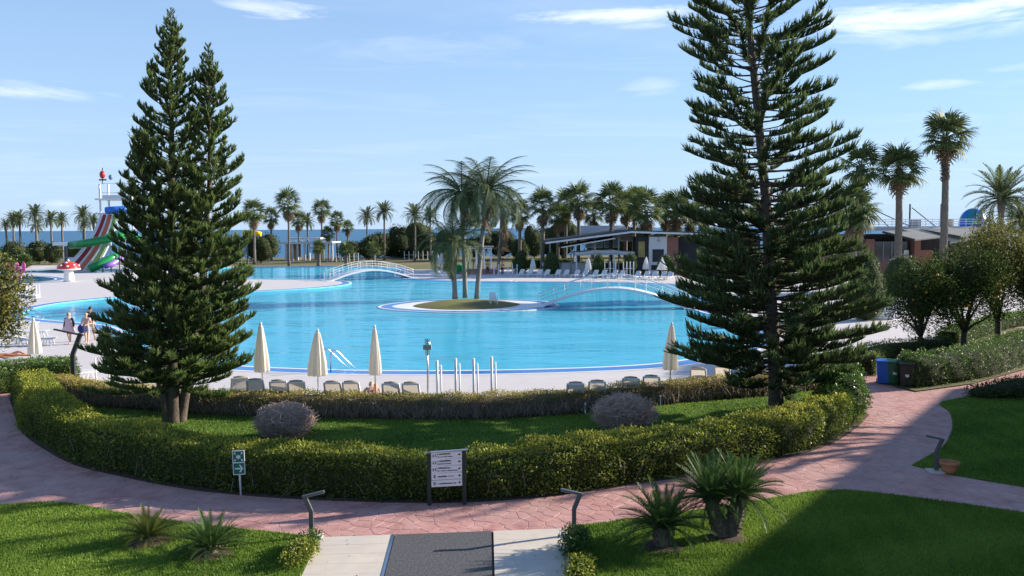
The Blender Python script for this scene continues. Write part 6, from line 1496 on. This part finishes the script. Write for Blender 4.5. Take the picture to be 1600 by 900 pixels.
# ------------------------------------------------------------------ people
M_skin = mat('skin', (.52, .30, .21), (.60, .36, .26), 6, .55); M_skin_tan = mat('skin_tanned', (.42, .19, .10), (.50, .24, .13), 6, .5)
def skin_obj(name, V, E, R, m, parent, sub=2, root=0):
    me = bpy.data.meshes.new(name); me.from_pydata(V, E, []); me.materials.append(m); o = bpy.data.objects.new(name, me); link(o, parent)
    sk = o.modifiers.new('skin', 'SKIN'); sk.use_smooth_shade = True
    lay = me.skin_vertices[0].data if len(me.skin_vertices) else None
    for i, r in enumerate(R):
        lay[i].radius = r if isinstance(r, tuple) else (r, r); lay[i].use_root = (i == root)
    o.modifiers.new('sub', 'SUBSURF').levels = sub; o.modifiers['sub'].render_levels = sub
    return o
def person(loc, rz, label, J, skin, clothes, hair, h=1.72, extras=(), glasses=False, cap=None):
    """J: joint positions (x right, y back(-)/front(+ faces -y)), metres for a 1.72 m figure"""
    root = empty('person', loc, rz, label, 'person'); s = h / 1.72
    names = ['pelvis', 'belly', 'chest', 'neck', 'head0', 'head1', 'head2', 'shL', 'elL', 'wrL', 'paL', 'shR', 'elR', 'wrR', 'paR', 'hiL', 'knL', 'anL', 'toL', 'hiR', 'knR', 'anR', 'toR']
    V = [tuple(c * s for c in J[n]) for n in names]; ix = {n: i for i, n in enumerate(names)}
    Rr = dict(pelvis=(.15, .11), belly=(.135, .10), chest=(.155, .11), neck=(.052, .052), head0=(.062, .068), head1=(.078, .092), head2=(.05, .06), shL=.062, elL=.042, wrL=.028, paL=(.036, .02), shR=.062, elR=.042, wrR=.028, paR=(.036, .02), hiL=.088, knL=.058, anL=.040, toL=(.042, .03), hiR=.088, knR=.058, anR=.040, toR=(.042, .03))
    R = [tuple(c * s for c in Rr[n]) if isinstance(Rr[n], tuple) else Rr[n] * s for n in names]
    ed = [('pelvis', 'belly'), ('belly', 'chest'), ('chest', 'neck'), ('neck', 'head0'), ('head0', 'head1'), ('head1', 'head2'), ('chest', 'shL'), ('shL', 'elL'), ('elL', 'wrL'), ('wrL', 'paL'), ('chest', 'shR'), ('shR', 'elR'), ('elR', 'wrR'), ('wrR', 'paR'), ('pelvis', 'hiL'), ('hiL', 'knL'), ('knL', 'anL'), ('anL', 'toL'), ('pelvis', 'hiR'), ('hiR', 'knR'), ('knR', 'anR'), ('anR', 'toR')]
    E = [(ix[a], ix[b]) for a, b in ed]
    for sd in 'LR':                                                # five fingers
        w, p = Vector(J['wr' + sd]), Vector(J['pa' + sd]); d = (p - w).normalized(); side = d.cross(Vector((0, 1, 0)) if abs(d.y) < .8 else Vector((0, 0, 1))).normalized()
        for k, (off, ln_) in enumerate(((-.027, .062), (-.009, .072), (.009, .068), (.027, .054))):
            a = p + side * off + d * .02; b_ = a + d * ln_ + Vector((0, -.015, 0)); V += [tuple(a * s), tuple(b_ * s)]; R += [.009 * s, .007 * s]; n = len(V); E += [(ix['pa' + sd], n - 2), (n - 2, n - 1)]
        a = w * .45 + p * .55 + side * -.034; b_ = a + (d * .8 + side * -.6) * .05; V += [tuple(a * s), tuple(b_ * s)]; R += [.010 * s, .008 * s]; n = len(V); E += [(ix['pa' + sd], n - 2), (n - 2, n - 1)]
    skin_obj('body', V, E, R, skin, root)
    for (nm, chain, m, grow) in clothes:
        # chain: list of joint names or (a, b, t) points; branches separated by None, first is the root
        cv, ce, cr, key = [], [], [], {}
        prev = None
        for c in chain:
            if c is None: prev = None; continue
            k = str(c)
            if k not in key:
                if isinstance(c, tuple): a, b_, t = c; v = Vector(J[a]).lerp(Vector(J[b_]), t); ra, rb = Rr[a], Rr[b_]; ra = ra if isinstance(ra, tuple) else (ra, ra); rb = rb if isinstance(rb, tuple) else (rb, rb); rr_ = tuple(ra[i] * (1 - t) + rb[i] * t for i in (0, 1))
                else: v = Vector(J[c]); rr_ = Rr[c] if isinstance(Rr[c], tuple) else (Rr[c], Rr[c])
                key[k] = len(cv); cv.append(tuple(v * s)); cr.append(tuple((x + grow) * s for x in rr_))
            if prev is not None: ce.append((prev, key[k]))
            prev = key[k]
        skin_obj(nm, cv, ce, cr, m, root)
    hd = Vector(J['head1']) * s; dn = (Vector(J['head2']) - Vector(J['head0'])).normalized()
    if hair:
        hm, long_ = hair; mb = MB(); mb.ell(hd + dn * .035 * s + Vector((0, .022, 0)) * s, (.092 * s, .105 * s, .098 * s), 14, 8)
        if long_: mb.ell(hd + Vector((0, .06, -.07)) * s, (.085 * s, .06 * s, .12 * s), 12, 7)
        mb.build('hair', hm, root, smooth=True)
    fc = MB()
    mb = MB(); mb.ell(hd + Vector((0, -.098, -.02)) * s, (.014 * s, .02 * s, .022 * s), 8, 5); mb.build('nose', skin, root, smooth=True)
    mb = MB(); mb.ell(hd + Vector((0, -.088, -.062)) * s, (.026 * s, .010 * s, .008 * s), 8, 5); mb.build('mouth', mat('lips', (.35, .10, .09), (.4, .12, .1), 5, .5), root, smooth=True)
    for sx in (-1, 1):
        MB().ell(hd + Vector((sx * .034, -.088, .008)) * s, (.016 * s, .010 * s, .010 * s), 8, 5).build('eye', M_dark, root, smooth=True); MB().ell(hd + Vector((sx * .086, .005, -.01)) * s, (.012 * s, .022 * s, .032 * s), 8, 5).build('ear', skin, root, smooth=True)
    if glasses: MB().box(hd + Vector((0, -.1, .008)) * s, (.15 * s, .02 * s, .045 * s)).build('sunglasses', M_dark, root, bevel=.008)
    for (nm, mb, m) in extras: mb.build(nm, m, root, smooth=True)
    return root
def standing(step=.0, arm=.0, bendL=0.0, bendR=0.0):
    """walking towards -y (front of the figure)"""
    J = dict(pelvis=(0, 0, .93), belly=(0, -.01, 1.08), chest=(0, 0, 1.30), neck=(0, 0, 1.46), head0=(0, -.015, 1.53), head1=(0, -.015, 1.61), head2=(0, -.01, 1.675))
    for sd, sx in (('L', 1), ('R', -1)):
        st = step * sx; b = bendL if sd == 'L' else bendR
        J['sh' + sd] = (sx * .19, .0, 1.40); J['el' + sd] = (sx * .25, .03 + st * .35, 1.13); J['wr' + sd] = (sx * (.26 - b * .15), -.06 + st * .6 - b * .22, .90 + b * .22); J['pa' + sd] = (sx * (.265 - b * .2), -.08 + st * .65 - b * .27, .83 + b * .27)
        J['hi' + sd] = (sx * .095, 0, .88); J['kn' + sd] = (sx * .10, -st * .5 - .02, .49); J['an' + sd] = (sx * .10, -st + (.08 if st < 0 else 0), .075 + (.04 if st < 0 else 0)); J['to' + sd] = (sx * .12, -st - .14 + (.08 if st < 0 else 0), .03)
    return J
def lying(knee=0.0):
    J = dict(pelvis=(0, 0, .12), belly=(0, .15, .13), chest=(0, .36, .16), neck=(0, .52, .20), head0=(0, .59, .22), head1=(0, .66, .25), head2=(0, .72, .27))
    for sd, sx in (('L', 1), ('R', -1)):
        J['sh' + sd] = (sx * .19, .45, .15); J['el' + sd] = (sx * .27, .20, .10); J['wr' + sd] = (sx * .26, -.04, .08); J['pa' + sd] = (sx * .25, -.11, .07)
        k = knee if sd == 'L' else 0; J['hi' + sd] = (sx * .095, -.05, .11); J['kn' + sd] = (sx * .11, -.45 + k * .1, .12 + k * .35); J['an' + sd] = (sx * .11, -.86 + k * .35, .07); J['to' + sd] = (sx * .13, -.94 + k * .3, .16 - k * .08)
    return J
M_pink_d = mat('pink_dress', (.62, .42, .46), (.70, .50, .54), 20, .8); M_black_c = mat('black_cloth', (.012, .012, .015), (.022, .022, .026), 10, .8); M_navy = mat('navy_cloth', (.012, .02, .10), (.02, .035, .15), 10, .8)
M_floral = mat('floral_top', (.55, .30, .34), (.75, .62, .60), 45, .8); M_grey_c = mat('grey_cloth', (.30, .30, .34), (.38, .38, .42), 15, .8); M_cream_c = mat('cream_cloth', (.60, .48, .36), (.70, .58, .46), 10, .8)
M_blond = mat('blond_hair', (.40, .30, .18), (.52, .42, .28), 30, .6); M_darkhair = mat('dark_hair', (.02, .015, .012), (.04, .03, .025), 30, .5); M_red_c = mat('red_cloth', (.55, .03, .04), (.65, .05, .05), 10, .8)
TOP = ['belly', 'chest', ('chest', 'shL', .95), None, 'chest', ('chest', 'shR', .95)]
SLEEVE = ['belly', 'chest', 'shL', ('shL', 'elL', .5), None, 'chest', 'shR', ('shR', 'elR', .5)]
LONG = ['pelvis', 'belly', 'chest', 'shL', 'elL', ('elL', 'wrL', .8), None, 'chest', 'shR', 'elR', ('elR', 'wrR', .8)]
SHORTS = ['belly', 'pelvis', 'hiL', ('hiL', 'knL', .75), None, 'pelvis', 'hiR', ('hiR', 'knR', .75)]
BRIEFS = [('belly', 'pelvis', .5), 'pelvis', ('pelvis', 'hiL', 1.0), None, 'pelvis', ('pelvis', 'hiR', 1.0)]
TROUS = ['belly', 'pelvis', 'hiL', 'knL', ('knL', 'anL', .9), None, 'pelvis', 'hiR', 'knR', ('knR', 'anR', .9)]
dress = MB().lathe([(.30, .62), (.26, .85), (.20, 1.08), (.22, 1.30), (.12, 1.42)], n=20, wob=lambda a, t: 1 + .05 * math.sin(5 * a) * (1 - t))
for i, v in enumerate(dress.v): dress.v[i] = (v[0], v[1] * .78, v[2])
face = lambda p: math.atan2(-p.y, -p.x) + math.pi / 2
p = P(109, 537.5)
person(p, -.15, 'woman in a pink dress with dark open cardigan walking along the deck', standing(.10), M_skin, [('cardigan', LONG, M_black_c, .018)], (M_blond, True), 1.66, [('dress', dress, M_pink_d)], glasses=True)
p = P(136, 537); bag = MB().ell((-.18, -.2, .82), (.20, .10, .24), 12, 8)
person(p, .1, 'woman in a patterned top and grey shorts carrying a navy bag on the deck', standing(.12, 0, .9, .9), M_skin, [('top', SLEEVE, M_floral, .016), ('shorts', SHORTS, M_grey_c, .016)], (M_blond, False), 1.64, [('bag', bag, M_navy)])
p = P(143, 532.5)
person(p, .05, 'dark-haired man in sunglasses with a black jacket over pale shirt, rearmost walker', standing(-.12), M_skin, [('shirt', TOP, M_cream_c, .012), ('jacket', LONG, M_black_c, .022), ('shorts', SHORTS, M_cream_c, .015)], (M_darkhair, False), 1.86, glasses=True)
p = P(14, 572); p.z = .37; person(p, -1.25 + math.pi, 'tanned sunbather lying on the lounger at the left edge', lying(.4), M_skin_tan, [('swimwear', BRIEFS, M_black_c, .012)], (M_darkhair, False), 1.7)
p = P(579, 640); p.z = .40; p.y += .4
sb_l = copy_tree(LS); sb_l.location = (p.x, p.y, 0); sb_l.rotation_euler = (0, 0, .2); tag(sb_l, 'flat white lounger under a pale sunbather beside the slim parasol', 'lounger')
person(p, math.pi + .2 + math.pi, 'pale sunbather lying with a raised knee beside the slim parasol', lying(1.0), M_skin, [('swimwear', BRIEFS, M_navy, .012)], (M_blond, False), 1.7)
p = P(762, 429); person(p, .3, 'person in black standing by the small gazebo across the pool', standing(.05), M_skin, [('shirt', SLEEVE, M_black_c, .016), ('trousers', TROUS, M_black_c, .015)], (M_darkhair, False), 1.75)
p = P(785, 430); person(p, -.3, 'person in a red top beside the dry-skirted palm', standing(.05), M_skin, [('shirt', SLEEVE, M_red_c, .02), ('trousers', TROUS, M_black_c, .015)], (M_darkhair, False), 1.72)
# towel over a lounger and small table things
tb = P(645, 642); tw_ = empty('towel', tb + Vector((0, -.05, .0)), 0, 'dark blue towel hanging under the eighth taupe lounger', 'towel'); MB().box((.05, -.18, .30), (.55, .03, .22)).build('cloth', M_navy, tw_, bevel=.01)
for k, (px, py, lb_) in enumerate([(490, 634, 'small white side table beside the broad cream parasol'), (386, 634, 'small white side table by the left conifer'), (870, 640, 'small white side table left of the right-hand taupe loungers'), (955, 634, 'small white side table between the right-hand taupe loungers')]):
    t = empty('side_table', P(px, py), .2, lb_, 'table', 'white side tables'); MB().box((0, 0, .43), (.5, .5, .03)).build('table_top', M_plastic, t, bevel=.01)
    for x in (-.2, .2):
        for y in (-.2, .2): MB().bar((x, y, 0), (x * .9, y * .9, .415), .035).build('leg', M_plastic, t)
# leafy shrubs at the walkway corners
for (px, py, w, h, n, lb_, sd) in [(900, 868, .40, .52, 2600, 'small dark green shrub at the right walkway corner', 1), (905, 900, .34, .30, 1600, 'low yellow-green shrub below the right walkway corner', 2), (468, 880, .36, .38, 1500, 'low yellowish shrub along the left walkway edge', 3), (478, 862, .28, .34, 1100, 'sparse shrub behind the left bollard lamp', 4)]:
    rt = empty('edging_shrub', P(px, py) + Vector((0, 0, .03)), 0, lb_, 'shrub'); lm = [((0, 0, h * .5), (w * .8, w * .9, h * .55)), ((.1, .25, h * .45), (w * .6, w * .7, h * .45)), ((-.08, -.28, h * .4), (w * .55, w * .6, h * .4))]
    leafy_volume(rt, 'foliage', lm, n, .055, M_hedge if sd in (2, 3) else M_hedge_g, 400 + sd, shell=.8, t0=.5 if sd in (2, 3) else .35); stems_for(rt, (0, 0, 0), [l[0] for l in lm], .012)
# shade shrub on the pot lawn
for k, (px, py) in enumerate([(1560, 622), (1600, 612)]):
    rt = empty('low_shrub', P(px, py), 0, ('low dark shrub on the edge of the shaded lawn', 'low dark shrub at the right edge of the shaded lawn')[k], 'shrub'); lm = [((0, 0, .25), (.9, .5, .35)), ((.6, .1, .3), (.6, .5, .35)), ((-.6, 0, .2), (.6, .4, .28))]; core_lumps(rt, lm, s=.7); leafy_volume(rt, 'foliage', lm, 2500, .08, M_bush, 410 + k, shell=.5)

# fallen leaves along the hedge foot, on the path and under the cycads
M_litter = leaf_mat('fallen_leaf', (.10, .05, .02), (.42, .27, .10), .1, .9, hue=(.5, (.24, .14, .05)), spec=.05)
r = np.random.default_rng(77); ft = np.array([[p.x, p.y] for p in FRONT]); k = r.integers(0, len(ft) - 1, 1500)
off = np.abs(r.normal(0, .35, 1500)); tn = unit(ft[k + 1] - ft[k]); pos = ft[k] + np.stack([tn[:, 1], -tn[:, 0]], 1) * (off - .15)[:, None] + r.normal(0, .2, (1500, 2))
sc_ = np.stack([r.uniform(-13, 12, 350), r.uniform(14, 24, 350)], 1); pos = np.concatenate([pos, sc_]); keep = ~(inside(INNER, pos[:, 0], pos[:, 1])); pos = pos[keep]; n = len(pos)
on_lawn = inside(LAWN_L, pos[:, 0], pos[:, 1]) | inside(LAWN_R, pos[:, 0], pos[:, 1]) | inside(LAWN_P, pos[:, 0], pos[:, 1]); walk_ = inside(WALK, pos[:, 0], pos[:, 1])
z = np.where(on_lawn, .06, np.where(walk_, .046, .024)); a = r.uniform(0, 6.28, n); d = np.stack([np.cos(a), np.sin(a), r.normal(0, .15, n)], 1); ln_ = r.uniform(.025, .065, n)
V, F, tt = leaves(np.column_stack([pos, z]), d, ln_, ln_ * .5, r.uniform(0, 1, n)); tag(mesh_obj('fallen_leaves', np_mesh('fallen_leaves', V, F, tt), M_litter), 'dry brown leaves fallen along the hedge foot and path', 'leaves', kind='stuff')
